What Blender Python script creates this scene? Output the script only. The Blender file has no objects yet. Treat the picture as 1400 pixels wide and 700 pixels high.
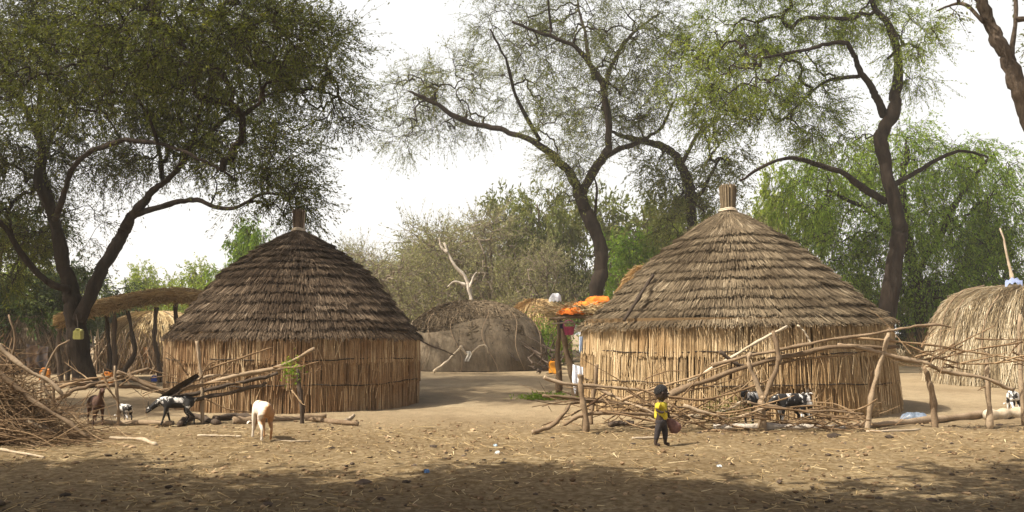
import bpy, bmesh, math, random
import numpy as np
from mathutils import Vector
rng = np.random.default_rng(7); random.seed(7)
SC = bpy.context.scene; COL = SC.collection
R = math.radians
# ------------------------------------------------------------------ camera
F = 1212.0; TILT = math.atan(102 / F); CAMZ = 1.6
COS_T, SIN_T = math.cos(TILT), math.sin(TILT)
cam = bpy.data.cameras.new('camera'); camo = bpy.data.objects.new('camera', cam); COL.objects.link(camo)
camo.location = (0, 0, CAMZ); camo.rotation_euler = (math.pi / 2 + TILT, 0, 0)
cam.sensor_fit = 'HORIZONTAL'; cam.angle = 2 * math.atan(700 / F); cam.clip_end = 3000; cam.clip_start = .05
SC.camera = camo

def ray(px, py):
    x = (px - 700) / F; y = (350 - py) / F
    return np.array([x, COS_T - y * SIN_T, SIN_T + y * COS_T])
def A(px, py, Y):
    d = ray(px, py); return np.array([0, 0, CAMZ]) + d * (Y / d[1])
def gz(x, y):
    x = np.asarray(x, float); y = np.asarray(y, float)
    return (.022 * np.sin(x * .9 + 1.3) * np.sin(y * .7 + .4) + .014 * np.sin(x * 2.1 + y * .6) * np.sin(y * 1.7 - x * .4)) * np.clip((60 - y) / 30, 0, 1)
def G(px, py):
    d = ray(px, py); p = np.array([0, 0, CAMZ]) + d * (-CAMZ / d[2]); p[2] = float(gz(p[0], p[1])); return p
def S(Y): return Y / F            # metres per photo pixel at depth Y

# ------------------------------------------------------------------ materials
def newmat(name):
    m = bpy.data.materials.new(name); m.use_nodes = True; nt = m.node_tree
    return m, nt, nt.nodes['Principled BSDF'], nt.nodes['Material Output']
def ramp(nt, stops, src=None, interp='LINEAR'):
    n = nt.nodes.new('ShaderNodeValToRGB'); cr = n.color_ramp; cr.interpolation = interp
    while len(cr.elements) < len(stops): cr.elements.new(.5)
    for e, (p, c) in zip(cr.elements, stops): e.position = p; e.color = (*c, 1)
    if src is not None: nt.links.new(src, n.inputs[0])
    return n
def noise(nt, scale, detail=4, rough=.6, vec=None, coord='Object', stretch=None):
    n = nt.nodes.new('ShaderNodeTexNoise'); n.inputs['Scale'].default_value = scale
    n.inputs['Detail'].default_value = detail; n.inputs['Roughness'].default_value = rough
    if vec is None:
        tc = nt.nodes.new('ShaderNodeTexCoord'); vec = tc.outputs[coord]
    if stretch:
        mp = nt.nodes.new('ShaderNodeMapping'); mp.inputs['Scale'].default_value = stretch
        nt.links.new(vec, mp.inputs[0]); vec = mp.outputs[0]
    nt.links.new(vec, n.inputs['Vector']); return n
def mix(nt, a, b, fac, mode='MIX'):
    n = nt.nodes.new('ShaderNodeMix'); n.data_type = 'RGBA'; n.blend_type = mode
    for sock, v in ((n.inputs[0], fac), (n.inputs[6], a), (n.inputs[7], b)):
        if isinstance(v, (int, float)): sock.default_value = v
        elif isinstance(v, tuple): sock.default_value = (*v, 1)
        else: nt.links.new(v, sock)
    return n.outputs[2]
def bump(nt, bsdf, h, s, d=.02):
    b = nt.nodes.new('ShaderNodeBump'); b.inputs['Strength'].default_value = s; b.inputs['Distance'].default_value = d
    nt.links.new(h, b.inputs['Height']); nt.links.new(b.outputs[0], bsdf.inputs['Normal'])
def rnd_attr(nt):
    a = nt.nodes.new('ShaderNodeAttribute'); a.attribute_name = 'rnd'; return a.outputs['Fac']
def fibre(name, stops, patch=None, patch_scale=.8, rough=.85, trans=0):
    """straw, reed, stick material: colour picked per strand, plus weathered patches"""
    m, nt, b, out = newmat(name)
    c = ramp(nt, stops, rnd_attr(nt)).outputs[0]
    if patch:
        n = noise(nt, patch_scale, 5, .65); r = ramp(nt, [(.42, (0, 0, 0)), (.62, (1, 1, 1))], n.outputs[0])
        c = mix(nt, c, patch, r.outputs[0], 'MULTIPLY')
    n2 = noise(nt, 30, 3); c = mix(nt, c, ramp(nt, [(.3, (.7, .7, .7)), (.7, (1.2, 1.2, 1.2))], n2.outputs[0]).outputs[0], .6, 'MULTIPLY')
    nt.links.new(c, b.inputs['Base Color']); b.inputs['Roughness'].default_value = rough
    b.inputs['Specular IOR Level'].default_value = .1
    return m
def leafmat(name, stops, tr=.35, ttint=(1.25, 1.2, .6)):
    m, nt, b, out = newmat(name)
    c = ramp(nt, stops, rnd_attr(nt)).outputs[0]
    nt.links.new(c, b.inputs['Base Color']); b.inputs['Roughness'].default_value = .6
    b.inputs['Specular IOR Level'].default_value = .08
    t = nt.nodes.new('ShaderNodeBsdfTranslucent'); nt.links.new(mix(nt, c, ttint, 1.0, 'MULTIPLY'), t.inputs[0])
    ms = nt.nodes.new('ShaderNodeMixShader'); ms.inputs[0].default_value = tr
    nt.links.new(b.outputs[0], ms.inputs[1]); nt.links.new(t.outputs[0], ms.inputs[2]); nt.links.new(ms.outputs[0], out.inputs[0])
    return m
def barkmat(name, a, c, scale=6):
    m, nt, b, out = newmat(name)
    n = noise(nt, scale, 8, .7, stretch=(1, 1, .25)); n2 = noise(nt, 1.2, 3)
    col = ramp(nt, [(.3, a), (.7, c)], n.outputs[0]).outputs[0]
    col = mix(nt, col, ramp(nt, [(.35, (.75, .72, .7)), (.65, (1.15, 1.1, 1.05))], n2.outputs[0]).outputs[0], .8, 'MULTIPLY')
    nt.links.new(col, b.inputs['Base Color']); b.inputs['Roughness'].default_value = .95; b.inputs['Specular IOR Level'].default_value = .1
    bump(nt, b, n.outputs[0], 1.0, .07); return m
def clothmat(name, col, col2=None, scale=6, rough=.9):
    m, nt, b, out = newmat(name); n = noise(nt, scale, 5, .65)
    col2 = col2 or tuple(x * .65 for x in col)
    nt.links.new(ramp(nt, [(.35, col2), (.65, col)], n.outputs[0]).outputs[0], b.inputs['Base Color'])
    b.inputs['Roughness'].default_value = rough; bump(nt, b, noise(nt, 14, 4).outputs[0], .5, .02); return m
def patchmat(name, a, c, scale, lo=.48, hi=.52, off=(0, 0, 0), dirt=.25, side=0):
    m, nt, b, out = newmat(name)
    tc = nt.nodes.new('ShaderNodeTexCoord'); mp = nt.nodes.new('ShaderNodeMapping'); mp.inputs['Location'].default_value = off
    nt.links.new(tc.outputs['Object'], mp.inputs[0])
    n = noise(nt, scale, 4, .6, vec=mp.outputs[0])
    if side:                               # coat that turns from one colour to the other across the body
        sp = nt.nodes.new('ShaderNodeSeparateXYZ'); nt.links.new(tc.outputs['Object'], sp.inputs[0])
        ma = nt.nodes.new('ShaderNodeMath'); ma.operation = 'MULTIPLY_ADD'; ma.inputs[1].default_value = -side; nt.links.new(sp.outputs[1], ma.inputs[0]); nt.links.new(n.outputs[0], ma.inputs[2])
        mb_ = nt.nodes.new('ShaderNodeMath'); mb_.operation = 'MULTIPLY_ADD'; mb_.inputs[1].default_value = side * .06; nt.links.new(sp.outputs[0], mb_.inputs[0]); nt.links.new(ma.outputs[0], mb_.inputs[2]); n = mb_
    c1 = ramp(nt, [(lo, a), (hi, c)], n.outputs[0]).outputs[0]
    n2 = noise(nt, 25, 4); c1 = mix(nt, c1, ramp(nt, [(.3, (.6, .55, .5)), (.7, (1, 1, 1))], n2.outputs[0]).outputs[0], dirt * 2, 'MULTIPLY')
    nt.links.new(c1, b.inputs['Base Color']); b.inputs['Roughness'].default_value = .8
    bump(nt, b, noise(nt, 90, 2, stretch=(.3, 1, 1)).outputs[0], .4, .008); return m
def plastic(name, col, rough=.45):
    m, nt, b, out = newmat(name); n = noise(nt, 9, 5)
    nt.links.new(ramp(nt, [(.3, tuple(x * .6 for x in col)), (.6, col)], n.outputs[0]).outputs[0], b.inputs['Base Color'])
    b.inputs['Roughness'].default_value = rough; return m

M = {}
M['thatch_dark'] = fibre('thatch_dark', [(0, (.032, .022, .015)), (.45, (.105, .075, .05)), (.8, (.225, .165, .11)), (1, (.50, .40, .29))], (.5, .47, .45), .7)
M['thatch_tan'] = fibre('thatch_tan', [(0, (.055, .041, .026)), (.4, (.165, .125, .08)), (.8, (.285, .225, .145)), (1, (.48, .40, .28))], (.62, .6, .58), .6)
M['reed'] = fibre('reed', [(0, (.20, .132, .07)), (.35, (.36, .26, .145)), (.7, (.50, .375, .22)), (1, (.68, .55, .36))], (.78, .70, .62), .9)
M['reed_red'] = fibre('reed_red', [(0, (.13, .082, .045)), (.35, (.28, .182, .10)), (.7, (.40, .278, .16)), (1, (.62, .49, .31))], (.76, .67, .6), .9)
M['straw'] = fibre('straw', [(0, (.22, .15, .07)), (.4, (.42, .31, .16)), (.8, (.58, .45, .25)), (1, (.72, .6, .38))], (.8, .75, .7), 1.2)
M['thatch_brown'] = fibre('thatch_brown', [(0, (.05, .036, .022)), (.45, (.12, .09, .057)), (.8, (.22, .17, .11)), (1, (.36, .29, .2))], (.7, .68, .66), .7)
M['straw_grey'] = fibre('straw_grey', [(0, (.15, .11, .065)), (.4, (.33, .26, .16)), (.8, (.50, .42, .29)), (1, (.68, .6, .45))], (.75, .72, .68), 1.2)
M['straw_gold'] = fibre('straw_gold', [(0, (.22, .14, .06)), (.5, (.45, .31, .145)), (1, (.66, .5, .28))], (.75, .68, .6), 1.2)
M['stick'] = fibre('stick', [(0, (.10, .068, .042)), (.5, (.255, .185, .12)), (1, (.46, .36, .25))], (.7, .67, .64), 2)
M['twig'] = fibre('twig', [(0, (.10, .06, .035)), (.5, (.24, .16, .09)), (1, (.42, .30, .18))], (.7, .68, .66), 2)
M['stick_pale'] = fibre('stick_pale', [(0, (.3, .24, .17)), (.5, (.46, .38, .28)), (1, (.6, .52, .4))], (.8, .76, .7), 3)
M['stick_dark'] = fibre('stick_dark', [(0, (.035, .026, .02)), (.5, (.075, .056, .042)), (1, (.14, .105, .08))], None)
M['lining'] = fibre('lining', [(0, (.14, .09, .045)), (1, (.17, .11, .06))])
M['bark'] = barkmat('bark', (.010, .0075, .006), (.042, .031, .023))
M['bark_grey'] = barkmat('bark_grey', (.035, .027, .02), (.13, .10, .075))
M['bark_scrub'] = barkmat('bark_scrub', (.12, .10, .075), (.28, .24, .18))
M['bark_pale'] = barkmat('bark_pale', (.34, .30, .25), (.62, .57, .5))
M['leaf_olive'] = leafmat('leaf_olive', [(0, (.032, .041, .009)), (.5, (.092, .110, .020)), (.85, (.165, .17, .036)), (1, (.18, .14, .05))], .42)
M['leaf_grey'] = leafmat('leaf_grey', [(0, (.06, .075, .02)), (.5, (.15, .18, .045)), (1, (.27, .25, .09))], .42)
M['leaf_bright'] = leafmat('leaf_bright', [(0, (.08, .12, .016)), (.5, (.20, .27, .034)), (1, (.38, .41, .07))], .52)
M['leaf_green'] = leafmat('leaf_green', [(0, (.05, .10, .014)), (.5, (.155, .26, .032)), (1, (.31, .40, .06))], .52)
M['leaf_dark'] = leafmat('leaf_dark', [(0, (.016, .03, .010)), (.5, (.036, .062, .017)), (1, (.075, .10, .03))], .32)
M['leaf_scrub'] = leafmat('leaf_scrub', [(0, (.15, .16, .065)), (.5, (.30, .30, .14)), (1, (.44, .42, .23))], .45, (1.1, 1.05, .8))

# ------------------------------------------------------------------ mesh building with numpy
def nrm(v): return v / (np.linalg.norm(v, axis=-1, keepdims=True) + 1e-9)
def perp(d):
    a = np.where(np.abs(d[..., 2:3]) < .9, np.array([0, 0, 1.]), np.array([1., 0, 0]))
    u = nrm(np.cross(d, a)); return u, np.cross(d, u)
class MB:
    def __init__(s): s.V = []; s.Q = []; s.T = []; s.rq = []; s.rt = []; s.n = 0
    def addv(s, v): v = np.asarray(v, float).reshape(-1, 3); o = s.n; s.V.append(v); s.n += len(v); return o
    def quads(s, v4, rnd):
        v4 = np.asarray(v4, float); m = len(v4); o = s.addv(v4.reshape(-1, 3))
        s.Q.append(o + np.arange(m * 4).reshape(m, 4)); s.rq.append(np.broadcast_to(rnd, m).astype(float))
    def prisms(s, p0, p1, r0, r1, rnd, n=4):
        p0 = np.asarray(p0, float); p1 = np.asarray(p1, float); m = len(p0)
        if not m: return
        d = nrm(p1 - p0); u, w = perp(d)
        a = np.arange(n) * 2 * math.pi / n
        ring = np.cos(a)[None, :, None] * u[:, None] + np.sin(a)[None, :, None] * w[:, None]
        r0 = np.broadcast_to(r0, m)[:, None, None]; r1 = np.broadcast_to(r1, m)[:, None, None]
        v = np.concatenate([p0[:, None] + ring * r0, p1[:, None] + ring * r1], 1)
        o = s.addv(v); k = np.arange(n); q = np.stack([k, (k + 1) % n, n + (k + 1) % n, n + k], 1)
        s.Q.append((o + np.arange(m)[:, None, None] * 2 * n + q[None]).reshape(-1, 4))
        s.rq.append(np.repeat(np.broadcast_to(rnd, m).astype(float), n))
    def tube(s, pts, rad, n=8, rnd=.5, rough=0, cap=True):
        pts = np.asarray(pts, float); m = len(pts); rad = np.broadcast_to(rad, m).astype(float)
        t = nrm(np.gradient(pts, axis=0)); u = perp(t[:1])[0][0]; rings = []; sl_ = np.r_[0, np.cumsum(np.linalg.norm(np.diff(pts, axis=0), axis=1))] / (5 * rad.mean() + 1e-6)
        a = np.arange(n) * 2 * math.pi / n; ph = rng.uniform(0, 6, 3)
        for i in range(m):
            u = u - t[i] * (u @ t[i]); u /= np.linalg.norm(u) + 1e-9; w = np.cross(t[i], u)
            rr = rad[i] * (1 + rough * (np.sin(2 * a + ph[0] + sl_[i]) * .5 + np.sin(3 * a + ph[1] - 1.4 * sl_[i]) * .5))
            rings.append(pts[i] + (np.cos(a) * rr)[:, None] * u + (np.sin(a) * rr)[:, None] * w)
        o = s.addv(np.concatenate(rings)); k = np.arange(n); q = np.stack([k, (k + 1) % n, n + (k + 1) % n, n + k], 1)
        Q = (o + np.arange(m - 1)[:, None, None] * n + q[None]).reshape(-1, 4)
        s.Q.append(Q); s.rq.append(np.full(len(Q), rnd))
        if cap:
            for c, i0, fl in ((pts[0], 0, 1), (pts[-1], m - 1, 0)):
                oc = s.addv(c); b = o + i0 * n
                T = np.stack([np.full(n, oc), b + (k + (1 if fl else 0)) % n, b + (k + (0 if fl else 1)) % n], 1)
                s.T.append(T); s.rt.append(np.full(n, min(1, rnd + .3)))
    def grid(s, P, rnd=.5, closed=False):
        P = np.asarray(P, float); a, b = P.shape[:2]; o = s.addv(P)
        i, j = np.meshgrid(np.arange(a - 1), np.arange(b if closed else b - 1), indexing='ij'); j2 = (j + 1) % b
        Q = o + np.stack([i * b + j, i * b + j2, (i + 1) * b + j2, (i + 1) * b + j], -1).reshape(-1, 4)
        s.Q.append(Q); s.rq.append(np.full(len(Q), rnd) if np.isscalar(rnd) else np.asarray(rnd).reshape(-1))
    def lathe(s, prof, c, n=24, rnd=.5):
        a = np.arange(n) * 2 * math.pi / n
        s.grid(np.array([[[c[0] + r * math.cos(x), c[1] + r * math.sin(x), c[2] + z] for x in a] for r, z in prof]), rnd, True)
    def build(s, name, mat, parent=None, smooth=False, origin=None):
        me = bpy.data.meshes.new(name); V = np.concatenate(s.V)
        o = np.array(parent['org']) if parent is not None else (np.zeros(3) if origin is None else np.asarray(origin))
        V = V - o; Q = np.concatenate(s.Q) if s.Q else np.zeros((0, 4), int); T = np.concatenate(s.T) if s.T else np.zeros((0, 3), int)
        me.vertices.add(len(V)); me.vertices.foreach_set('co', V.astype(np.float32).ravel())
        li = np.concatenate([Q.ravel(), T.ravel()]).astype(np.int32); me.loops.add(len(li)); me.loops.foreach_set('vertex_index', li)
        npoly = len(Q) + len(T); me.polygons.add(npoly)
        ls = np.concatenate([np.arange(len(Q)) * 4, len(Q) * 4 + np.arange(len(T)) * 3]).astype(np.int32)
        me.polygons.foreach_set('loop_start', ls)
        me.polygons.foreach_set('use_smooth', np.full(npoly, smooth))
        at = me.attributes.new('rnd', 'FLOAT', 'FACE')
        at.data.foreach_set('value', np.clip(np.concatenate(s.rq + s.rt), 0, 1).astype(np.float32))
        me.update(); me.validate(); me.materials.append(mat)
        ob = bpy.data.objects.new(name, me); COL.objects.link(ob)
        if parent is not None: ob.parent = parent; ob['org'] = list(map(float, o))
        else: ob.location = o
        return ob
def tag(o, label=None, cat=None, group=None, kind=None):
    for k, v in (('label', label), ('category', cat), ('group', group), ('kind', kind)):
        if v: o[k] = v
    return o
def thing(name, loc, label, cat, group=None, kind=None):
    o = bpy.data.objects.new(name, None); o.empty_display_size = .2; COL.objects.link(o); o.location = loc; o['org'] = list(map(float, loc))
    return tag(o, label, cat, group, kind)
def copy_tree(o, parent=None):
    c = o.copy(); COL.objects.link(c)
    if parent is not None: c.parent = parent
    for ch in o.children: copy_tree(ch, c)
    return c
def smooth_path(pts, sub=5):
    P = np.asarray(pts, float); P = np.concatenate([2 * P[:1] - P[1:2], P, 2 * P[-1:] - P[-2:-1]]); out = []
    for i in range(1, len(P) - 2):
        p0, p1, p2, p3 = P[i - 1:i + 3]
        for t in np.arange(sub) / sub:
            out.append(.5 * (2 * p1 + (p2 - p0) * t + (2 * p0 - 5 * p1 + 4 * p2 - p3) * t * t + (3 * p1 - p0 - 3 * p2 + p3) * t ** 3))
    out.append(P[-2]); return np.array(out)
def crooked(mb, pts, r0, r1, sub=6, wob=.3, n=7, rnd=None, rough=.22):
    """one natural stick along pts (world), tapering r0 to r1, with knots and wobble"""
    p = smooth_path(pts, sub); m = len(p)
    w = np.cumsum(rng.normal(0, 1, (m, 3)), 0); w -= np.linspace(0, 1, m)[:, None] * w[-1]
    w *= wob * r0 / max(1, math.sqrt(m))
    t = np.linspace(0, 1, m); rad = (r0 + (r1 - r0) * t) * (1 + .14 * np.sin(t * 23 + rng.uniform(0, 6)) + rng.normal(0, .07, m))
    if m > 8: rad[rng.integers(1, m - 1, 2)] *= 1.15
    mb.tube(p + w, rad, n, rng.uniform(.3, .8) if rnd is None else rnd, rough)

# ------------------------------------------------------------------ trees
def grow_tree(limbs, clumps, n_att, mats, name, label, cat='tree', leaf=.1, spray=(4, 14), spray_len=.7, droop=.35, group=None,
              tint=0., dens=1.0, clump=.25, origin=None, twig_r=.007, lw=.36, base_sink=.15):
    """limbs: list of (points, radii). clumps: (centre, radii, weight, tint)."""
    org = np.array(limbs[0][0][0]) if origin is None else np.asarray(origin)
    root = thing(name, org, label, cat, group)
    tb = MB(); nodes = []; par = []; fixed = []
    for li, (pts, rad) in enumerate(limbs):
        p = smooth_path(pts, 8); t = np.linspace(0, 1, len(p)); r = np.interp(t, np.linspace(0, 1, len(rad)), rad)
        wob = np.cumsum(rng.normal(0, .034, p.shape), 0); wob -= t[:, None] * wob[-1]; wob += rng.normal(0, .010, p.shape); wob *= min(1, np.linalg.norm(np.diff(p, axis=0), axis=1).mean() / .22)
        p = p + wob * np.minimum(1, t * 4)[:, None] * min(1, r[0] * 4)
        r = r * (1 + .05 * np.sin(t * len(p) * .7 + li) + rng.normal(0, .025, len(p))) * (.94 if li == 0 else .78)
        pr = p.copy()
        if li == 0: pr[0, 2] -= base_sink; r = r.copy(); r[:4] *= np.array([1.55, 1.3, 1.14, 1.05])
        tb.tube(pr, r, 14 if r[0] > .12 else 8, .5, .14)
        base = len(nodes)
        st_ = 3 if li == 0 else 1
        for i in range(len(p)): nodes.append(p[i]); par.append(base + i - 1 if i else -1); fixed.append(i >= st_ * 2)
    cap = len(nodes) + n_att * 5 + 10
    N = np.zeros((cap, 3)); N[:len(nodes)] = nodes; n = len(nodes)
    ok = np.zeros(cap, bool); ok[:n] = fixed
    w = np.array([c[2] * np.prod(c[1]) ** (2 / 3) for c in clumps]); w /= w.sum()
    ci = rng.choice(len(clumps), n_att, p=w); C = np.array([c[0] for c in clumps])[ci]; RR = np.array([c[1] for c in clumps])[ci]
    d = nrm(rng.normal(size=(n_att, 3))); att = C + d * RR * (rng.uniform(.08, 1, (n_att, 1)) ** .5)
    dist = np.array([np.min(np.sum((N[:n][ok[:n]] - a) ** 2, 1)) for a in att]); order = np.argsort(dist)
    load = np.zeros(cap); parent = np.full(cap, -1); parent[:n] = par; tips = []
    for k in order:
        a = att[k]; dd = np.sum((N[:n] - a) ** 2, 1); dd[~ok[:n]] = 1e9
        j = int(np.argmin(dd)); p0 = N[j]; L = math.sqrt(dd[j])
        ns = 2 if L < .8 else (3 if L < 2 else 5); prev = j
        off = rng.normal(0, .10, 3) * L; off[2] += .12 * L
        for q in range(1, ns + 1):
            t = q / ns; N[n] = p0 + (a - p0) * t + off * 4 * t * (1 - t); parent[n] = prev; ok[n] = True; prev = n; n += 1
        tips.append(prev)
    kids = np.zeros(cap)
    load[tips] = 1
    for i in range(n - 1, -1, -1):
        if parent[i] >= 0: load[parent[i]] += load[i]
    nl = len(nodes); idx = np.arange(nl, n); pi = parent[idx]
    rad = twig_r * np.maximum(load[:n], 1) ** .42
    r0 = np.minimum(rad[pi], rad[idx] * 1.5); dv = N[idx] - N[pi]
    big = rad[idx] > .025
    tb.prisms((N[pi] - dv * .04)[big], (N[idx] + dv * .04)[big], r0[big], rad[idx][big], .5, 6)
    tb.prisms(N[pi][~big], N[idx][~big], r0[~big], rad[idx][~big], .5, 3)
    tb.build('trunk', mats[0], root, True)
    # foliage: short drooping sprays of small leaves round every tip
    lb = MB(); tips = np.array(tips); ti = ci[order]; ns, nlv = spray
    P = np.repeat(N[tips], ns, 0); cc = np.repeat(C[order], ns, 0); rr = np.repeat(RR[order], ns, 0); tt = np.repeat(np.array([c[3] for c in clumps])[ti], ns)
    q_ = N[tips]; f_ = np.sin(q_[:, 0] * 1.9 + 1) * np.sin(q_[:, 2] * 2.3 + q_[:, 1] * .6) + .7 * np.sin(q_[:, 1] * 1.6 + 2) * np.sin(q_[:, 0] * 1.1 + q_[:, 2] * 1.3) + rng.normal(0, .25, len(q_))
    f_ = np.repeat(np.where(f_ < -.35, clump, 1.0), ns)
    keep = rng.uniform(size=len(P)) < dens * f_; P, cc, rr, tt = P[keep], cc[keep], rr[keep], tt[keep]; m = len(P)
    dirs = nrm(nrm((P - cc) / rr) * np.array([.75, .75, .55]) + rng.normal(0, .45, (m, 3)) + np.array([0, 0, -droop]))
    Ls = spray_len * rng.uniform(.5, 1.3, m); E = P + dirs * Ls[:, None]; E[:, 2] -= droop * .35 * Ls
    mid = P + dirs * Ls[:, None] * .5
    lb_t = MB(); lb_t.prisms(P, mid, twig_r * .8, twig_r * .6, .5, 3); lb_t.prisms(mid, E, twig_r * .6, twig_r * .3, .5, 3)
    lb_t.build('twigs', mats[0], root)
    t = rng.uniform(.1, 1.05, (m, nlv)); s1 = (t < .5)
    pos = np.where(s1[..., None], P[:, None] + (mid - P)[:, None] * (t * 2)[..., None], mid[:, None] + (E - mid)[:, None] * (t * 2 - 1)[..., None])
    pos = pos + rng.normal(0, .03, pos.shape)
    ld = nrm(dirs[:, None] * .8 + rng.normal(0, .5, (m, nlv, 3)) + np.array([0, 0, -droop * .6])).reshape(-1, 3)
    pos = pos.reshape(-1, 3); sd = nrm(np.cross(ld, rng.normal(size=ld.shape)))
    ll = leaf * rng.uniform(.6, 1.4, (len(pos), 1)); wd = ll * lw
    v = np.stack([pos, pos + ld * ll * .5 + sd * wd * .5, pos + ld * ll, pos + ld * ll * .5 - sd * wd * .5], 1)
    sp = np.repeat(rng.normal(0, .13, m) + tt, nlv)
    lb.quads(v, np.clip(.45 + tint + sp + rng.normal(0, .13, len(sp)), 0, 1)); lb.build('crown', mats[1], root)
    return root

def px_clumps(lst, Y, dz, dspread=0):
    """(px,py,rx,ry[,w,tint,dY]) in photo pixels at depth Y -> world clumps"""
    out = []
    for c in lst:
        px, py, rx, ry = c[:4]; w = c[4] if len(c) > 4 else 1; ti = c[5] if len(c) > 5 else 0; dY = c[6] if len(c) > 6 else rng.uniform(-dspread, dspread)
        y = Y + dY; out.append((A(px, py, y), np.array([rx * S(y), dz, ry * S(y)]), w, ti))
    return out
def L(lst, radpx, Y, dY=(0, 0)):
    n = len(lst); ys = np.interp(np.linspace(0, 1, n), np.linspace(0, 1, len(dY)), dY) + Y
    return ([A(x, y, yy) for (x, y), yy in zip(lst, ys)], [r * S(Y) for r in radpx])

# --- the big olive tree at the left
Yt = 26.0
b0 = G(118, 530); Yt = b0[1]
limbs = [([b0] + [A(x, y, Yt) for x, y in ((110, 480), (103, 440), (98, 405), (91, 371), (80, 320), (72, 284), (55, 246), (54, 189), (29, 137), (0, 114), (-40, 90))], np.array([15, 14, 14, 12, 10, 9, 8, 7, 5, 4, 3, 2]) * S(Yt)),
         L([(107, 440), (124, 400), (146, 355), (167, 322), (180, 297), (196, 274), (223, 251), (250, 215), (275, 150), (300, 90)], [11, 12, 11, 10, 8, 7, 5, 4, 3, 2], Yt, (0, .5, -1, -3)),
         L([(185, 293), (229, 280), (274, 274), (320, 284), (370, 262), (410, 270)], [6, 5, 4, 3, 2, 1.5], Yt, (0, -2, -4.5)),
         L([(76, 300), (86, 274), (103, 229), (131, 206), (180, 190), (250, 205), (320, 245)], [6, 5, 4, 4, 3, 2], Yt, (0, -2, -4)),
         L([(94, 395), (63, 385), (29, 343), (0, 303), (-40, 280)], [7, 6, 5, 4, 3], Yt, (0, -1, -2)),
         L([(56, 200), (57, 106), (103, 131), (160, 140), (230, 120)], [4, 4, 3, 2], Yt, (0, 2, 3)),
         L([(250, 215), (300, 170), (343, 143), (400, 123), (450, 128), (490, 150)], [4, 4, 3, 2, 1.5], Yt, (-1, 0, 2)),
         L([(72, 284), (60, 220), (90, 150), (120, 70), (140, 0)], [6, 4, 3, 2, 1.5], Yt, (0, 3, 5)),
         L([(223, 251), (215, 190), (200, 120), (210, 40), (240, -30)], [4, 4, 3, 2, 1.5], Yt, (0, 3, 4))]
cl = px_clumps([(10, 40, 90, 70), (100, 20, 90, 60), (70, 100, 90, 50), (180, 30, 90, 60), (280, 30, 90, 60, 1, -.05), (380, 40, 80, 55, 1, .15), (440, 60, 50, 45, 1, .1), (350, 100, 90, 45, 1, .1),  # lighter tints on the upper right clumps paint sunlit patches into the leaves
                (440, 120, 60, 45, 1, .05), (470, 165, 40, 20, .7, .1), (270, 140, 90, 45, 1.3, -.15), (180, 120, 80, 45, 1.2, -.12), (320, 180, 80, 35, 1.2, -.12), (110, 160, 90, 40), (20, 170, 80, 60),
                (230, 210, 80, 30, 1, -.05), (330, 225, 70, 35, 1, .02, -3), (390, 215, 45, 35, 1, .05, -2), (395, 265, 38, 34, 1, .0, -3.5), (345, 270, 40, 22, .8, 0, -3), (150, 235, 60, 30, .5), (30, 240, 60, 45, .9), (100, 215, 60, 30, .8), (40, 310, 70, 45, .7, 0, 2), (0, 340, 60, 60, .8, 0, 2), (110, 300, 40, 40, .4, 0, 2),
                (-80, 60, 80, 80), (-90, 180, 80, 80), (60, -70, 120, 50), (220, -70, 120, 50), (360, -50, 90, 40),
                # crown reaching forward over the left hut, and back
                (200, 40, 110, 60, 1, 0, -6.5), (300, 90, 100, 45, 1, -.05, -6), (360, 30, 80, 45, 1, 0, -6.5), (80, 90, 110, 60, 1, 0, -6), (120, 60, 110, 60, .8, 0, 5.5), (300, 80, 100, 60, .8, 0, 5), (180, -110, 110, 45, .8, 0, -6), (300, -120, 110, 45, 1.4, 0, -7), (380, -110, 80, 40, 1.2, 0, -5)], Yt, 1.9, 2.2)
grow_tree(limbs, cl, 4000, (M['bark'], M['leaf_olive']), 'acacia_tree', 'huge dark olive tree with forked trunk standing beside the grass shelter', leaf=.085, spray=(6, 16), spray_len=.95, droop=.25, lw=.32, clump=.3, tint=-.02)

# --- the airy grey tree in the middle
Yc = 38.0
base = A(812, 500, Yc); base[2] = 0
limbs = [([base] + [A(x, y, Yc) for x, y in ((810, 440), (813, 396), (818, 360), (818, 324), (799, 282), (789, 258), (774, 228), (738, 192), (690, 174), (642, 165), (594, 135), (560, 125))], np.array([13, 12, 11, 11, 10, 9, 8, 6, 5, 4, 4, 3, 2]) * S(Yc)),
         L([(794, 268), (804, 246), (826, 212), (829, 195), (822, 132), (810, 102), (778, 66), (738, 48), (700, 30)], [8, 8, 7, 6, 5, 4, 3, 2], Yc, (0, -1, -2)),
         L([(824, 215), (864, 198), (900, 175), (920, 140)], [6, 4, 3, 2], Yc, (0, 1, 3)),
         L([(824, 150), (836, 90), (864, 48), (900, 20)], [4, 4, 3, 2], Yc, (0, 1, 2)),
         L([(812, 108), (800, 50), (790, 0), (780, -50)], [4, 3, 2, 2], Yc, (0, 2, 3)),
         L([(738, 192), (705, 130), (690, 80), (670, 40)], [4, 3, 2, 1.5], Yc, (0, -2, -3)),
         L([(813, 300), (816, 260), (812, 240)], [3, 2, 1], Yc, (0, -1))]
cl = px_clumps([(560, 130, 45, 40), (610, 110, 60, 45, 1, .1), (545, 185, 30, 25, .7), (600, 175, 45, 25, .6), (660, 160, 50, 25, .5), (690, 40, 60, 45), (740, 70, 60, 40), (720, 125, 60, 35, .9), (790, 30, 70, 45), (870, 30, 70, 45), (850, 90, 60, 40), (910, 80, 45, 50),
                (800, 140, 60, 40, .8), (880, 140, 50, 35, .9), (760, 170, 45, 30, .8), (830, 180, 45, 30, .6), (780, 215, 40, 30, .7, .1), (700, -40, 90, 40), (820, -50, 90, 40), (770, 250, 40, 35, .6), (840, 150, 60, 40, .6, 0, 3)], Yc, 2.2, 2.5)
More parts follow.
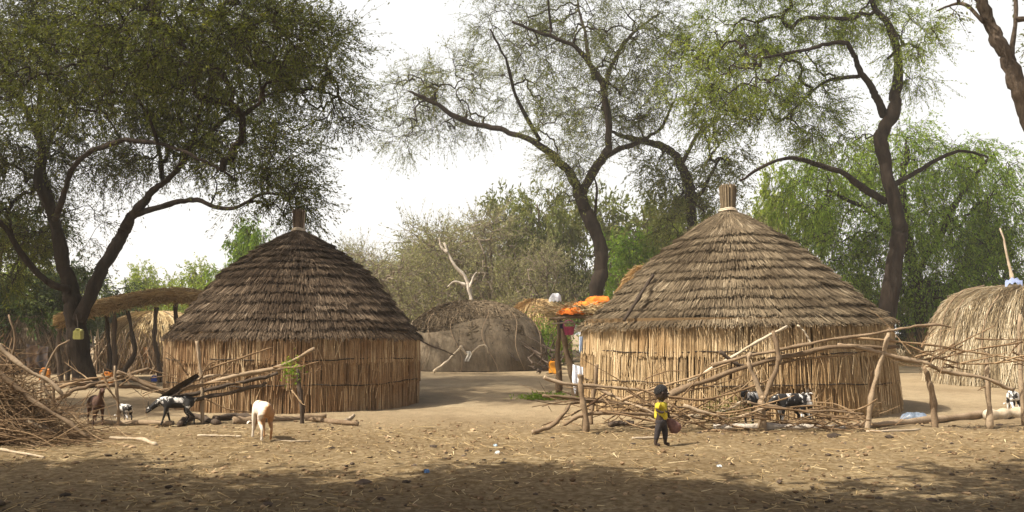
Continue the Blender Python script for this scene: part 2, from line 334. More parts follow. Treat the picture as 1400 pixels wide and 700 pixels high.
grow_tree(limbs, cl, 2000, (M['bark'], M['leaf_grey']), 'acacia_tree', 'tall airy grey green tree with dark leaning trunk behind the raised platform', leaf=.085, spray=(6, 15), spray_len=.95, droop=.28, dens=.85, lw=.32)

# --- thin tree right of it, trunk bending left at the top
Yn = 41.0; base = A(950, 490, Yn); base[2] = 0
limbs = [([base] + [A(x, y, Yn) for x, y in ((948, 380), (945, 300), (941, 255), (926, 212), (900, 196), (860, 190), (835, 180))], np.array([9, 8, 7, 7, 6, 6, 4, 2]) * S(Yn)),
         L([(932, 225), (950, 190), (985, 160)], [4, 3, 2], Yn, (0, 2)), L([(944, 290), (965, 250), (985, 215)], [3, 3, 2], Yn, (0, -2))]
cl = px_clumps([(980, 150, 45, 40), (985, 210, 40, 35), (920, 250, 45, 40), (980, 260, 40, 35), (895, 215, 40, 22, .6), (940, 310, 50, 35)], Yn, 1.8, 2)
grow_tree(limbs, cl, 600, (M['bark'], M['leaf_grey']), 'acacia_tree', 'slim tree with hooked trunk rising behind the left slope of the right hut', leaf=.12, spray=(5, 12), spray_len=.8, droop=.35, dens=.9)

# --- tree behind the right hut
Yr = 34.0; base = A(1210, 512, Yr); base[2] = 0
limbs = [([base] + [A(x, y, Yr) for x, y in ((1211, 424), (1216, 340), (1217, 307), (1203, 240), (1193, 190), (1211, 154), (1218, 110), (1212, 55), (1187, 12), (1170, -40))], np.array([13, 12, 11, 11, 9, 9, 9, 7, 6, 4, 3]) * S(Yr)),
         L([(1209, 158), (1199, 135), (1176, 104), (1165, 74), (1150, 55), (1100, 65), (1040, 80)], [8, 6, 5, 4, 3, 2], Yr, (0, -1, -3)),
         L([(1210, 275), (1190, 262), (1169, 252), (1138, 233), (1095, 221), (1058, 222), (1012, 247)], [7, 6, 5, 4, 3, 2], Yr, (0, -2, -3)),
         L([(1214, 275), (1224, 252), (1261, 233), (1310, 206), (1350, 215)], [6, 5, 4, 3, 2], Yr, (0, 1, 2)),
         L([(1176, 104), (1130, 112), (1085, 150), (1060, 170)], [4, 3, 2, 1.5], Yr, (0, 1, 2)), L([(1214, 80), (1240, 60), (1265, 70)], [3, 2, 1.5], Yr, (0, 1))]
cl = px_clumps([(990, 50, 70, 40, 1, .05), (1060, 40, 70, 45), (1130, 20, 60, 40), (945, 100, 50, 50, 1.1, .2), (1010, 100, 70, 45, 1, .05), (1080, 100, 60, 40, .9), (1050, 150, 60, 35, .8), (1110, 150, 45, 45, .7), (1190, 20, 50, 40, .8), (1245, 50, 35, 45, .8), (1250, 100, 30, 35, .6),
                (1130, 190, 55, 30, .6), (1020, -40, 90, 35), (1150, -40, 90, 35), (975, 150, 40, 40, .7, .1)], Yr, 1.9, 2)
grow_tree(limbs, cl, 1500, (M['bark'], M['leaf_bright']), 'acacia_tree', 'bright green tree with crooked dark trunk directly behind the right hut', leaf=.09, spray=(6, 16), spray_len=.9, droop=.4, dens=.85, lw=.34)

# --- lush weeping tree behind it
Yw = 41.0; base = A(1260, 500, Yw); base[2] = 0
limbs = [([base] + [A(x, y, Yw) for x, y in ((1258, 440), (1250, 380), (1240, 320), (1235, 260), (1240, 200))], np.array([10, 9, 8, 7, 5, 3]) * S(Yw)),
         L([(1250, 380), (1290, 300), (1330, 240), (1360, 210)], [6, 5, 3, 2], Yw, (0, -2)), L([(1245, 350), (1190, 290), (1130, 260)], [6, 4, 2], Yw, (0, -2))]
cl = px_clumps([(1160, 220, 60, 45, 1, .15), (1220, 200, 60, 45, 1, .2), (1290, 220, 60, 40, 1, .1), (1345, 230, 45, 40, 1, .05), (1370, 290, 35, 55), (1310, 300, 60, 60, 1.1), (1240, 300, 60, 60, 1), (1160, 300, 70, 60, 1, .1), (1110, 260, 45, 45, 1, .15), (1120, 350, 60, 50, 1, .05), (1200, 380, 60, 50),  # sunlit left of the crown put into the leaf colour by raised tints
                (1290, 390, 60, 45, 1, -.1), (1350, 370, 45, 55, 1, -.1)], Yw, 2.5, 1.5)
grow_tree(limbs, cl, 1900, (M['bark'], M['leaf_green']), 'weeping_tree', 'broad lush green tree with drooping rounded crown behind the far right straw hut', leaf=.13, spray=(6, 13), spray_len=1.2, droop=.8, dens=.85, tint=.05)

# --- bare trunk leaning in at the top right
Yk = 17.0; base = A(1475, 575, Yk); base[2] = 0
limbs = [([base] + [A(x, y, Yk) for x, y in ((1462, 450), (1440, 300), (1415, 200), (1398, 140), (1374, 90), (1352, 50), (1340, 10), (1325, -40))], np.array([17, 16, 15, 14, 13, 10, 9, 8, 6]) * S(Yk)),
         L([(1420, 215), (1396, 120), (1385, 70), (1388, 20), (1384, -40)], [8, 6, 5, 4, 3], Yk, (0, 1)), L([(1345, 30), (1315, 5), (1280, 15)], [4, 3, 1.5], Yk, (0, .6))]
cl = px_clumps([(1300, 10, 35, 14, .3), (1370, -60, 80, 30, 1), (1470, 60, 45, 60, 1), (1290, -60, 50, 30, .6)], Yk, 1.2, .8)
grow_tree(limbs, cl, 260, (M['bark_grey'], M['leaf_grey']), 'acacia_tree', 'thick bare brown trunk leaning in at the upper right above the straw hut', leaf=.08, spray=(4, 9), spray_len=.5, dens=.6)

# --- shade trees standing just left of and behind the camera
def generic(name, label, h, w, nclump, n_att, mats, cat='tree', lo=.35, **kw):
    limbs = [([np.zeros(3), np.array([.1, 0, h * .2]), np.array([-.1, .1, h * .42]), np.array([.15, 0, h * .75])], [h * .032, h * .026, h * .02, h * .008])]
    for k in range(4):
        a = k * 1.57 + rng.uniform(-.5, .5); c, s_ = math.cos(a), math.sin(a)
        limbs.append(([np.array([0, 0, h * .3]), np.array([c * w * .12, s_ * w * .12, h * .48]), np.array([c * w * .3, s_ * w * .3, h * .62])], [h * .016, h * .012, h * .006]))
    cl = []
    for k in range(nclump):
        a = rng.uniform(0, 6.28); r = math.sqrt(rng.uniform(0, 1)) * .4 * w; zt = 1 - (r / (w * .55)) ** 2 * .6
        z = h * (lo + (zt - lo) * rng.uniform(.25, .92)); cl.append((np.array([r * math.cos(a), r * math.sin(a), z]), np.array([w * .15, w * .15, h * .095]), 1, rng.normal(0, .1)))
    return grow_tree(limbs, cl, n_att, mats, name, label, cat, **kw)
def place(o, x, y, sx, sz, rz): o.location = (x, y, 0); o.scale = (sx, sx, sz); o.rotation_euler = (0, 0, rz)
shade = generic('shade_tree', 'spreading olive tree shading the bare earth at the left of the yard', 10, 11, 24, 1300, (M['bark'], M['leaf_olive']), lo=.55, leaf=.22, spray=(6, 13), spray_len=.8)
place(shade, -11.0, 2.8, 1.05, 1, .4)
SHADE = [(-2.4, 2.0, 1.1, 1.0, 5.2, 'olive tree casting shade over the middle of the near earth'), (-5.4, 3.0, 1.1, 1.0, 2.0, 'olive tree casting shade over the near left earth'), (2.4, 2.4, 1.1, 1.0, 4.1, 'olive tree casting shade over the near right earth'), (-8.3, -1.5, 1.0, 1.0, 1.1, 'olive tree further back at the left of the yard'), (-16.6, 15.4, .72, 1.2, 3.0, 'tall olive tree beyond the left edge shading the left hut')]
for x, y, s1, s2, rz, lab in SHADE:
    c = copy_tree(shade); place(c, x, y, s1, s2, rz); c['label'] = lab

# --- background wood
protos = {
 'green': generic('background_tree', 'x', 7, 7, 14, 420, (M['bark_grey'], M['leaf_green']), lo=.15, leaf=.22, spray=(5, 11), spray_len=.8, droop=.5),
 'olive': generic('background_tree', 'x', 7, 7, 14, 420, (M['bark_grey'], M['leaf_grey']), lo=.15, leaf=.2, spray=(5, 10), spray_len=.8, droop=.35),
 'bright': generic('background_tree', 'x', 6, 7, 14, 420, (M['bark_grey'], M['leaf_bright']), lo=.1, leaf=.2, spray=(5, 11), spray_len=.8, droop=.5),
 'dark': generic('background_tree', 'x', 8, 7, 14, 420, (M['bark'], M['leaf_dark']), lo=.1, leaf=.2, spray=(5, 12), spray_len=.8, droop=.45),
 'scrub': generic('background_tree', 'x', 7, 7, 14, 700, (M['bark_scrub'], M['leaf_scrub']), lo=.15, leaf=.13, spray=(5, 7), spray_len=1.1, droop=-.1, twig_r=.011, dens=.6)}
PH = {'green': (7, 7), 'olive': (7, 7), 'bright': (6, 7), 'dark': (8, 7), 'scrub': (7, 7)}
BG = [ # kind, px, top py, Y, width px, label
 ('dark', 10, 240, 34, 220, 'tall dark green tree behind the left stick dome'), ('dark', 120, 345, 46, 130, 'low dark tree behind the grass shelter'), ('bright', 60, 350, 60, 160, 'pale bush seen between the trunks of the huge tree'),
 ('bright', 205, 362, 62, 110, 'rounded yellow green bush left of the left hut roof'), ('bright', 275, 358, 56, 110, 'yellow green bush touching the left slope of the left hut'), ('green', 345, 285, 50, 100, 'green tree peeping over the left slope of the left hut'),
 ('olive', 425, 330, 58, 80, 'grey green tree directly behind the finial of the left hut'), ('scrub', 482, 298, 58, 110, 'thin pale leafless tree right of the left hut finial'), ('scrub', 545, 300, 55, 190, 'dry grey scrub tree over the left shoulder of the big dome'),
 ('scrub', 602, 262, 60, 200, 'tallest dry scrub tree above the dome top'), ('scrub', 670, 245, 54, 200, 'wide dry twiggy tree right of the pale dead branch'), ('olive', 738, 218, 56, 170, 'grey green tree left of the leaning middle trunk'), ('scrub', 748, 300, 48, 130, 'dry brown tree behind the straw mound'),
 ('bright', 700, 360, 62, 120, 'light green bush behind the dome hut right shoulder'), ('green', 590, 390, 70, 130, 'low green bush behind the left of the dome'),
 ('green', 875, 300, 46, 150, 'fresh green bush just right of the leaning middle trunk'), ('olive', 880, 222, 55, 190, 'hazy grey green tree behind the fresh green bush'), ('olive', 985, 250, 52, 130, 'hazy tree behind the finial of the right hut'), ('bright', 930, 320, 48, 90, 'yellow green bush on the left slope of the right hut'),
 ('bright', 1075, 225, 50, 130, 'light green tree over the right slope of the right hut'), ('olive', 1150, 350, 46, 120, 'greyish bush low behind the right hut'), ('dark', 1355, 270, 47, 170, 'dark leafy tree at the right edge behind the straw hut'), ('dark', 1270, 360, 44, 120, 'dark bush at the foot of the weeping tree'),
 ('scrub', 700, 300, 64, 160, 'pale dry bush filling the gap left of the leaning middle trunk'), ('olive', 640, 300, 66, 220, 'low olive bush behind the pale dead branch'), ('olive', 515, 335, 70, 190, 'low grey green bush beyond the pale leafless tree'), ('scrub', 520, 330, 66, 180, 'low dry bush right behind the left hut shoulder'), ('olive', 800, 330, 60, 130, 'pale olive bush behind the foot of the leaning middle trunk')]
for i, px in enumerate(range(-140, 1600, 92)):
    BG.append((['olive', 'scrub', 'green', 'olive'][i % 4], px + rng.uniform(-20, 20), rng.uniform(375, 410), rng.uniform(76, 100), rng.uniform(130, 170), None))
used = set(); far_words = ['olive', 'dry brown', 'green']
for i, (kind, px, top, Y, w, lab) in enumerate(BG):
    src = protos[kind]; o = src if kind not in used else copy_tree(src); used.add(kind)
    h0, w0 = PH[kind]; p = A(px, top, Y); o.location = (p[0], Y, 0); s1 = w * S(Y) / w0 * 1.05; s2 = p[2] / h0 * (.9 if kind == 'scrub' else 1.02)
    o.scale = (s1, s1 * .9, s2); o.rotation_euler = (0, 0, rng.uniform(0, 6.28)) if abs(s1 / s2 - 1) > 0 else (0, 0, 0)
    if lab: o['label'] = lab; o['group'] = 'trees behind the village'
    else: o['label'] = 'small hazy tree in the distant wood behind the village'; o['group'] = 'distant trees'
# dead white tree
Yd = 44; base = A(648, 490, Yd); base[2] = 0
mb = MB(); crooked(mb, [base, A(645, 420, Yd), A(641, 395, Yd), A(636, 378, Yd), A(620, 360, Yd), A(607, 332, Yd)], .14, .05, n=8); crooked(mb, [A(641, 395, Yd), A(648, 378, Yd), A(652, 372, Yd)], .08, .03)
crooked(mb, [A(612, 345, Yd), A(604, 338, Yd), A(600, 325, Yd)], .08, .03); crooked(mb, [A(638, 390, Yd), A(622, 385, Yd), A(612, 392, Yd)], .07, .03)
tag(mb.build('dead_tree', M['bark_pale'], None, True, base), 'bleached white dead tree with broken branches rising behind the dome', 'tree')

# ------------------------------------------------------------------ round thatched huts
def prof_at(prof, s):
    P = np.array(prof); d = np.r_[0, np.cumsum(np.hypot(*np.diff(P, axis=0).T))]; return np.interp(s, d, P[:, 0]), np.interp(s, d, P[:, 1]), d[-1]
def hut(loc, Rw, zw, prof, layers, cap_s, mats, label, tiltx, fin, lean=0., blade=(.007, .015), dens=1.0):
    cx, cy, _ = loc; root = thing('round_hut', loc, label, 'hut', 'round thatched huts')
    # wall: three overlapping tiers of upright reeds
    mb = MB(); Rl = Rw - .05; nc = 72; a = np.arange(nc) * 2 * math.pi / nc
    mb.grid(np.array([np.stack([cx + Rl * np.cos(a), cy + Rl * np.sin(a), np.full(nc, z)], 1) for z in (-.1, zw * .5, zw + .12)]), .1, True)
    mb.build('lining', M['lining'], root)
    mb = MB(); n = int(2 * math.pi * Rw / .0075)
    def warp(p):
        x = p[:, 0] - cx; p[:, 0] += lean * (zw - p[:, 2]) * np.clip(x / Rw, -.2, 1); return p
    bands = [(-.04, .60), (.50, 1.10), (.98, 1.46)]
    for k, (z0, z1) in enumerate(bands):
        z0 *= zw / 1.5; z1 *= zw / 1.5; last = k == 2
        th = rng.uniform(0, 2 * math.pi, n); r = Rw + .02 * np.sin(th * 9 + k) + rng.normal(0, .012, n) + .012 * k
        grp = np.sin(th * 37 + k * 2) * .08 + np.sin(th * 83 + k) * .07 + np.sin(th * 5 + 2 * k) * .06 + (.1 if k == 2 else 0)
        dth = rng.normal(0, .006, n); zt = z1 + rng.normal(0, .035, n); zb = z0 + rng.normal(0, .02, n)
        p0 = np.stack([cx + r * np.cos(th), cy + r * np.sin(th), zb], 1); p1 = np.stack([cx + (r - .01) * np.cos(th + dth), cy + (r - .01) * np.sin(th + dth), zt], 1)
        mb.prisms(warp(p0), warp(p1), rng.uniform(.006, .014, n), rng.uniform(.005, .010, n), np.clip(.52 + grp + rng.normal(0, .15, n), 0, 1), 4)
    # frayed, lopsided reeds
    nf = n // 5; th = rng.uniform(0, 2 * math.pi, nf); r = Rw + .045; z0 = rng.uniform(.0, .9, nf) * zw; z1 = z0 + rng.uniform(.25, .6, nf)
    dth = rng.normal(0, .03, nf); z1 = np.minimum(z1, zw * 1.03)
    mb.prisms(warp(np.stack([cx + r * np.cos(th), cy + r * np.sin(th), z0], 1)), warp(np.stack([cx + r * np.cos(th + dth), cy + r * np.sin(th + dth), z1], 1)), .008, .005, np.clip(rng.normal(.7, .2, nf), 0, 1), 3)
    wall = mb.build('wall', mats[1], root)
    mb = MB()
    for z in (.36, .70):
        t = np.linspace(0, 2 * math.pi, 140); rr = Rw + .04
        p = np.stack([cx + rr * np.cos(t), cy + rr * np.sin(t), zw * z + .02 * np.sin(t * 6 + z * 9) + .008 * np.sin(t * 31)], 1); mb.tube(warp(p), .011, 4, .15, 0, False)
    mb.build('binding_rope', M['stick_dark'], wall)
    # roof
    _, _, Ltot = prof_at(prof, 0)
    sv = np.linspace(0, Ltot - .14, 30); nc = 90; a = np.arange(nc) * 2 * math.pi / nc; rows = []
    for s in sv:
        r, z, _ = prof_at(prof, s); x = r * np.cos(a); rows.append(np.stack([cx + x, cy + r * np.sin(a), z - .05 + tiltx * x], 1))
    mb = MB(); mb.grid(np.array(rows), .15, True)
    sb = list(np.linspace(cap_s, Ltot, layers))
    lump = rng.uniform(0, 6, (40, 3))
    for li, s0 in enumerate([cap_s * .35, cap_s * .62, cap_s * .85] + sb):
        r, _, _ = prof_at(prof, s0); step = (Ltot - cap_s) / (layers - 1); capl = li < 3
        m = int(2 * math.pi * max(r, .35) / .0045 * dens); th = rng.uniform(0, 2 * math.pi, m)
        wavy = .035 * np.sin(th * 3 + lump[li, 0]) + .022 * np.sin(th * 7 + lump[li, 1]) + .012 * np.sin(th * 19 + lump[li, 2])
        tuft = .016 * np.sin(th * 61 + li) + .014 * np.sin(th * 97 + 2 * li)
        sbot = s0 + wavy + tuft + rng.normal(0, .02, m) + (rng.uniform(-.4, .25, m) * cap_s if capl else 0)
        Lb = (rng.uniform(.5, .9, m) * cap_s if capl else step * rng.uniform(.95, 1.45, m)); stop = np.maximum(sbot - Lb, .02)
        if s0 == sb[-1]: sbot = np.minimum(Ltot + rng.normal(.0, .045, m) + .02 * np.sin(th * 23) + wavy * .4, Ltot + .07)
        rt, zt, _ = prof_at(prof, stop); rb, zb, _ = prof_at(prof, sbot)
        ext = np.maximum(sbot - Ltot, 0); zb = zb - ext * .95; rb = rb + ext * .25
        lift = (.04 if capl else .085) * rng.uniform(.55, 1.15, m); lt = rng.uniform(-.01, .015, m)
        dth = rng.normal(0, .012, m) / np.maximum(rb, .4) * 2.2
        wd = rng.uniform(*blade, m); tang = np.stack([-np.sin(th), np.cos(th), np.zeros(m)], 1); rad = np.stack([np.cos(th), np.sin(th), np.zeros(m)], 1)
        twist = rng.normal(0, .3, m)[:, None]; up = np.array([0, 0, 1.])
        tv = nrm(tang + twist * (rad * .5 + up * .8))
        def pt(r_, z_, t_, lf): return np.stack([cx + (r_ + lf * .55) * np.cos(t_), cy + (r_ + lf * .55) * np.sin(t_), z_ + lf * .8 + tiltx * r_ * np.cos(t_)], 1)
        pT = pt(rt, zt, th, lt); pB = pt(rb, zb, th + dth, lift); h = wd[:, None] * .5
        mb.quads(np.stack([pT - tv * h, pB - tv * h * .75, pB + tv * h * .75, pT + tv * h], 1),
                 np.clip(.47 + rng.normal(0, .17, m) + .10 * np.sin(th * 11 + li * 1.7) + (.12 if capl else 0) + .05 * np.sin(li * 2.1), 0, 1))
    # stray straws poking out
    m = 260; th = rng.uniform(0, 2 * math.pi, m); s_ = rng.uniform(.15, 1, m) * Ltot; r1, z1, _ = prof_at(prof, s_); r2, z2, _ = prof_at(prof, np.minimum(s_ + rng.uniform(.12, .35, m), Ltot))
    t2 = th + rng.normal(0, .06, m)
    mb.prisms(np.stack([cx + r1 * np.cos(th), cy + r1 * np.sin(th), z1 + .03 + tiltx * r1 * np.cos(th)], 1), np.stack([cx + (r2 + .05) * np.cos(t2), cy + (r2 + .05) * np.sin(t2), z2 + .12 + tiltx * r2 * np.cos(t2)], 1), .004, .002, .85, 3)
    roof = mb.build('roof', mats[0], root)
    # finial: tied bundle of straw with a rope ring
    fh, fr = fin; z0 = prof[0][1]; mb = MB(); m = 420; th = rng.uniform(0, 6.28, m); q = np.sqrt(rng.uniform(0, 1, m))
    mb.prisms(np.stack([cx + q * fr * .95 * np.cos(th), cy + q * fr * .95 * np.sin(th), np.full(m, z0 - .15)], 1),
              np.stack([cx + q * fr * (1.12 + .1 * rng.normal(size=m)) * np.cos(th), cy + q * fr * 1.15 * np.sin(th), z0 + fh + rng.normal(0, .025, m)], 1), .012, .011, np.clip(rng.normal(.5, .22, m), 0, 1), 4)
    mb.lathe([(fr * .93, -.12), (fr * .88, fh * .4), (fr * 1.02, fh * .93), (.01, fh * .95)], (cx, cy, z0), 20, .3)
    f = mb.build('finial', mats[2], roof)
    mb = MB(); t = np.linspace(0, 6.2832, 30)
    for zz, rr in ((.02, fr * 1.25), (.055, fr * 1.1)):
        mb.tube(np.stack([cx + rr * np.cos(t), cy + rr * np.sin(t), z0 + zz + .01 * np.sin(t * 3)], 1), .022, 5, .7, 0, False)
    mb.build('rope_ring', M['stick_pale'], roof)
    return root
LH = np.array([-4.86, 20.07, 0]); s = S(20.07)
pl = [(.10, 136 * s + 1.6), (.45, 126 * s + 1.6), (.80, 112 * s + 1.6), (1.25, 92 * s + 1.6), (1.66, 74 * s + 1.6), (2.14, 37 * s + 1.6), (2.80, 1.6 - 13 * s)]
hut(LH, 2.72, 1.46, pl, 13, .85, (M['thatch_dark'], M['reed_red'], M['thatch_dark']), 'round hut with dark brown stepped thatch and stubby dark finial', 0, (.46, .115))
RH = np.array([4.72, 19.2, 0]); s = S(19.2)
pr = [(.14, 163 * s + 1.6), (.42, 154 * s + 1.6), (.90, 134 * s + 1.6), (1.52, 104 * s + 1.6), (2.2, 65 * s + 1.6), (2.72, 32 * s + 1.6), (3.31, 1.655)]
hut(RH, 3.18, 1.72, pr, 11, 1.25, (M['thatch_tan'], M['reed'], M['thatch_tan']), 'larger round hut with pale tan thatch and flared straw finial', .022, (.56, .15), lean=.10)
# stick lying on its roof
mb = MB(); p = [A(853, 438, 16.9), A(866, 418, 17.15), A(880, 395, 17.5), A(893, 376, 17.9)]
crooked(mb, p, .035, .03); tag(mb.build('roof_stick', M['stick_dark'], None, True, p[0]), 'short dark stick lying on the left slope of the right hut roof', 'stick')

# ------------------------------------------------------------------ dome huts
def dome_pt(c, rx, ry, H, az, t, off=0, pe=.85):
    e = t * math.pi / 2; ce = np.cos(e) ** pe; se = np.sin(e) ** .92
    return np.stack([c[0] + (rx + off) * ce * np.cos(az), c[1] + (ry + off) * ce * np.sin(az), c[2] + (H + off) * se], -1)
DC = np.array([A(647, 505, 37.6)[0], 37.6, 0.]); RX, RY, HD = 3.15, 3.0, 2.83
dome = thing('dome_hut', DC, 'large low dome hut wrapped in grey brown mats between the two round huts', 'hut')
az, tt_ = np.meshgrid(np.linspace(0, 2 * math.pi, 61)[:-1], np.linspace(0, .995, 22), indexing='xy')
mb = MB(); mb.grid(dome_pt(DC, RX, RY, HD, az, tt_, -.06), .2, True)
m = 5200; a0 = rng.uniform(0, 6.28, m); t0 = rng.uniform(.3, .98, m); a1 = a0 + rng.normal(0, .28, m) * (1 + t0); t1 = np.clip(t0 + rng.normal(0, .05, m), .2, .995)
mb.prisms(dome_pt(DC, RX, RY, HD, a0, t0, .02), dome_pt(DC, RX, RY, HD, a1, t1, .03 + rng.uniform(0, .05, m)), .016, .010, np.clip(rng.normal(.38, .2, m), 0, 1), 3)
m = 2600; a0 = rng.uniform(0, 6.28, m); t0 = rng.uniform(.45, .95, m)
mb.prisms(dome_pt(DC, RX, RY, HD, a0, t0, .05), dome_pt(DC, RX, RY, HD, a0 + rng.normal(0, .05, m), t0 - rng.uniform(.06, .16, m), .05), .02, .008, np.clip(rng.normal(.4, .2, m), 0, 1), 3)
mb.build('grass_cover', M['thatch_brown'], dome)
def matcloth(name, a, c):
    m, nt, b, out = newmat(name); n1 = noise(nt, 1.5, 5, .65); n2 = noise(nt, 3, 6, .7, stretch=(4, 4, .6)); n3 = noise(nt, 16, 4, .7, stretch=(1, 1, 3))
    c_ = ramp(nt, [(.3, a), (.7, c)], n1.outputs[0]).outputs[0]
    c_ = mix(nt, c_, ramp(nt, [(.35, (.6, .56, .52)), (.62, (1.1, 1.08, 1.05))], n2.outputs[0]).outputs[0], .9, 'MULTIPLY')
    c_ = mix(nt, c_, ramp(nt, [(.35, (.7, .68, .66)), (.62, (1.1, 1.1, 1.1))], n3.outputs[0]).outputs[0], .8, 'MULTIPLY')
    nt.links.new(c_, b.inputs['Base Color']); b.inputs['Roughness'].default_value = .95; bump(nt, b, n3.outputs[0], .8, .04); return m
M['mat'] = clothmat('mat', (.19, .15, .105), (.10, .078, .055), 1.6); M['mat'] = matcloth('mat', (.095, .072, .045), (.17, .132, .086)); M['mat_grey'] = matcloth('mat_grey', (.115, .09, .058), (.20, .158, .105))
def matpanel(a0, a1, top, mat, bottom=None, off=.05, seed=0):
    na, nt_ = 60, 26; aa = np.linspace(a0, a1, na); P = np.zeros((nt_, na, 3))
    for j, a in enumerate(aa):
        u = j / (na - 1); tp = top(u); bt = bottom(u) if bottom else 0.004
        t = bt + (tp - bt) * np.linspace(0, 1, nt_)
        w = off + .03 * np.sin(u * 19 + seed + t * 5) * (1 - t) + .012 * np.sin(t * 34 + u * 9 + seed) + .015 * np.sin(u * 53 + seed * 3 + 3 * t) + .05 * np.exp(-((t - tp) / .03) ** 2)
        P[:, j] = dome_pt(DC, RX, RY, HD, np.full(nt_, a), t, w)
        P[0, j, 2] = max(P[0, j, 2], .005)
    mb = MB(); mb.grid(P, .5); return mb.build('mat', mat, dome, True)
q = math.pi
matpanel(q * 1.42, q * 2.12, lambda u: .40 + .10 * math.sin(u * 3.1) + .03 * math.sin(u * 11), M['mat'], seed=1)
matpanel(q * .92, q * 1.45, lambda u: .44 - .10 * u + .05 * math.sin(u * 7), M['mat_grey'], off=.065, seed=4)
matpanel(q * .1, q * .95, lambda u: .5 + .05 * math.sin(u * 9), M['mat'], seed=7)
mb = MB()
for k in range(5):
    a = q * (1.3 + .14 * k); t = np.linspace(.0, .55, 12); mb.tube(dome_pt(DC, RX, RY, HD, np.full(12, a) + .1 * np.sin(t * 9 + k), t, .17), .012, 4, .5, 0, False)
mb.build('rope', M['stick'], dome)
# crooked white cloth-hung line in front of the dome
g0 = G(592, 505); Yl = 33.6
pole = thing('drying_line', g0, 'pale crooked branches with hanging rag in front of the dome hut', 'clothes line')
mb = MB(); crooked(mb, [A(592, 508, Yl), A(612, 492, Yl), A(632, 473, Yl)], .05, .035, wob=.8); mb.build('branch', M['stick_pale'], pole, True)
mb = MB(); crooked(mb, [A(629, 472, Yl), A(640, 485, Yl), A(650, 478, Yl), A(662, 473, Yl), A(668, 484, Yl)], .05, .03, wob=.8); mb.build('branch', M['stick_pale'], pole, True)
mb = MB(); P = np.array([[A(637 + 6 * u + 1.5 * math.sin(v * 5), 480 + 14 * v, Yl - .05 + .03 * math.sin(u * 9 + v * 4)) for u in np.linspace(0, 1, 8)] for v in np.linspace(0, 1, 8)]); mb.grid(P)
mb.build('rag', clothmat('rag', (.62, .58, .5)), pole, True)
for x in (616, 660):
    mb = MB(); b = G(x, 507); crooked(mb, [b - np.array([0, 0, .1]), A(x + 1, 480, b[1])], .03, .025); mb.build('leg', M['stick'], pole, True)
# guy pole with rag leaning out from the left hut
g0 = A(571, 462, 19.9); mb = MB(); crooked(mb, [g0, A(585, 471, 19.95), A(604, 478, 20), A(622, 486, 20.1)], .02, .012, wob=.6)
tag(mb.build('roof_pole', M['stick_dark'], None, True, g0), 'thin dark pole sticking out from the eave of the left hut', 'pole')

def straw_dome(c, rx, ry, H, mat, label, n, thick, name='straw_hut', sticks=0, shell_off=-.1, tmin=0., fall=.5, pole=None, cat='hut', top_stop=.995, pe=.85):
    r = thing(name, c, label, cat)
    az, t = np.meshgrid(np.linspace(0, 2 * math.pi, 49)[:-1], np.linspace(0, .995, 16), indexing='xy')
    mb = MB(); mb.grid(dome_pt(c, rx, ry, H, az, t, shell_off, pe=pe), .15, True); mb.build('lining', M['lining'], r)
    mb = MB(); a0 = rng.uniform(0, 6.28, n); t0 = rng.uniform(.15, top_stop, n); dt = rng.uniform(.3, 1, n) * fall
    o0 = rng.uniform(-.03, .08, n); a1 = a0 + rng.normal(0, .07, n); t1 = np.maximum(t0 - dt, tmin)
    p0 = dome_pt(c, rx, ry, H, a0, t0, o0, pe=pe); pm = dome_pt(c, rx, ry, H, (a0 + a1) / 2, (t0 + t1) / 2, o0 + .03, pe=pe); p1 = dome_pt(c, rx, ry, H, a1, t1, o0 + rng.uniform(-.04, .16, n), pe=pe)
    rn = np.clip(.5 + .25 * np.sin(a0 * 23) + .2 * np.sin(a0 * 51) + rng.normal(0, .2, n), 0, 1)
    mb.prisms(p0, pm, thick * .7, thick, rn, 3); mb.prisms(pm, p1, thick, thick * .5, rn, 3); mb.build('straw_cover', mat, r)
    if sticks:
        for k in range(sticks):
            a = k / sticks * 2 * math.pi + rng.normal(0, .05); t = np.linspace(0, rng.uniform(.55, .9), 9)
            mb = MB(); mb.tube(dome_pt(c, rx, ry, H, a + .12 * np.sin(t * 3 + k), t, .12, pe=pe), .022, 5, .5); mb.build('pole', M['stick'], r, True)
    return r
c = np.array([A(1458, 500, 27)[0], 27.3, 0]); straw_dome(c, 3.75, 3.2, 2.95, M['straw_grey'], 'shaggy pale straw dome hut at the right behind the branch fence', 13000, .0095, sticks=16, fall=.75, pe=.38)
# loose straw leaning at its left side
g0 = G(1262, 500); mb = MB(); m = 2600; bx = g0[0] + rng.normal(.1, .7, m); by = g0[1] + rng.normal(0, .5, m); hh = rng.uniform(.2, 2.3, m) * np.exp(-((bx - g0[0] - .6) / 1.2) ** 2)
mb.prisms(np.stack([bx, by, np.zeros(m)], 1), np.stack([bx + rng.normal(.25, .4, m), by + rng.normal(.1, .25, m), hh], 1), .012, .006, np.clip(rng.normal(.35, .2, m), 0, 1), 3)
tag(mb.build('straw_heap', M['straw_gold'], None, False, g0), 'loose brown straw heap leaning against the shaggy straw dome', 'straw heap', None, 'stuff')
mb = MB(); g0 = A(1386, 380, 26); crooked(mb, [A(1386, 384, 26), A(1378, 355, 26), A(1367, 312, 26)], .05, .02, wob=.5); tag(mb.build('roof_pole', M['stick_pale'], None, True, g0), 'pale bare stick poking up from the top of the straw dome', 'pole')
mb = MB(); g0 = A(1384, 388, 24.9); P = np.array([[A(1374 + 24 * u, 385 + 7 * v - 5 * math.sin(u * 3), 25 - .5 * v) + np.array([0, 0, .03 * math.sin(u * 20 + v * 9)]) for u in np.linspace(0, 1, 20)] for v in np.linspace(0, 1, 6)]); mb.grid(P)
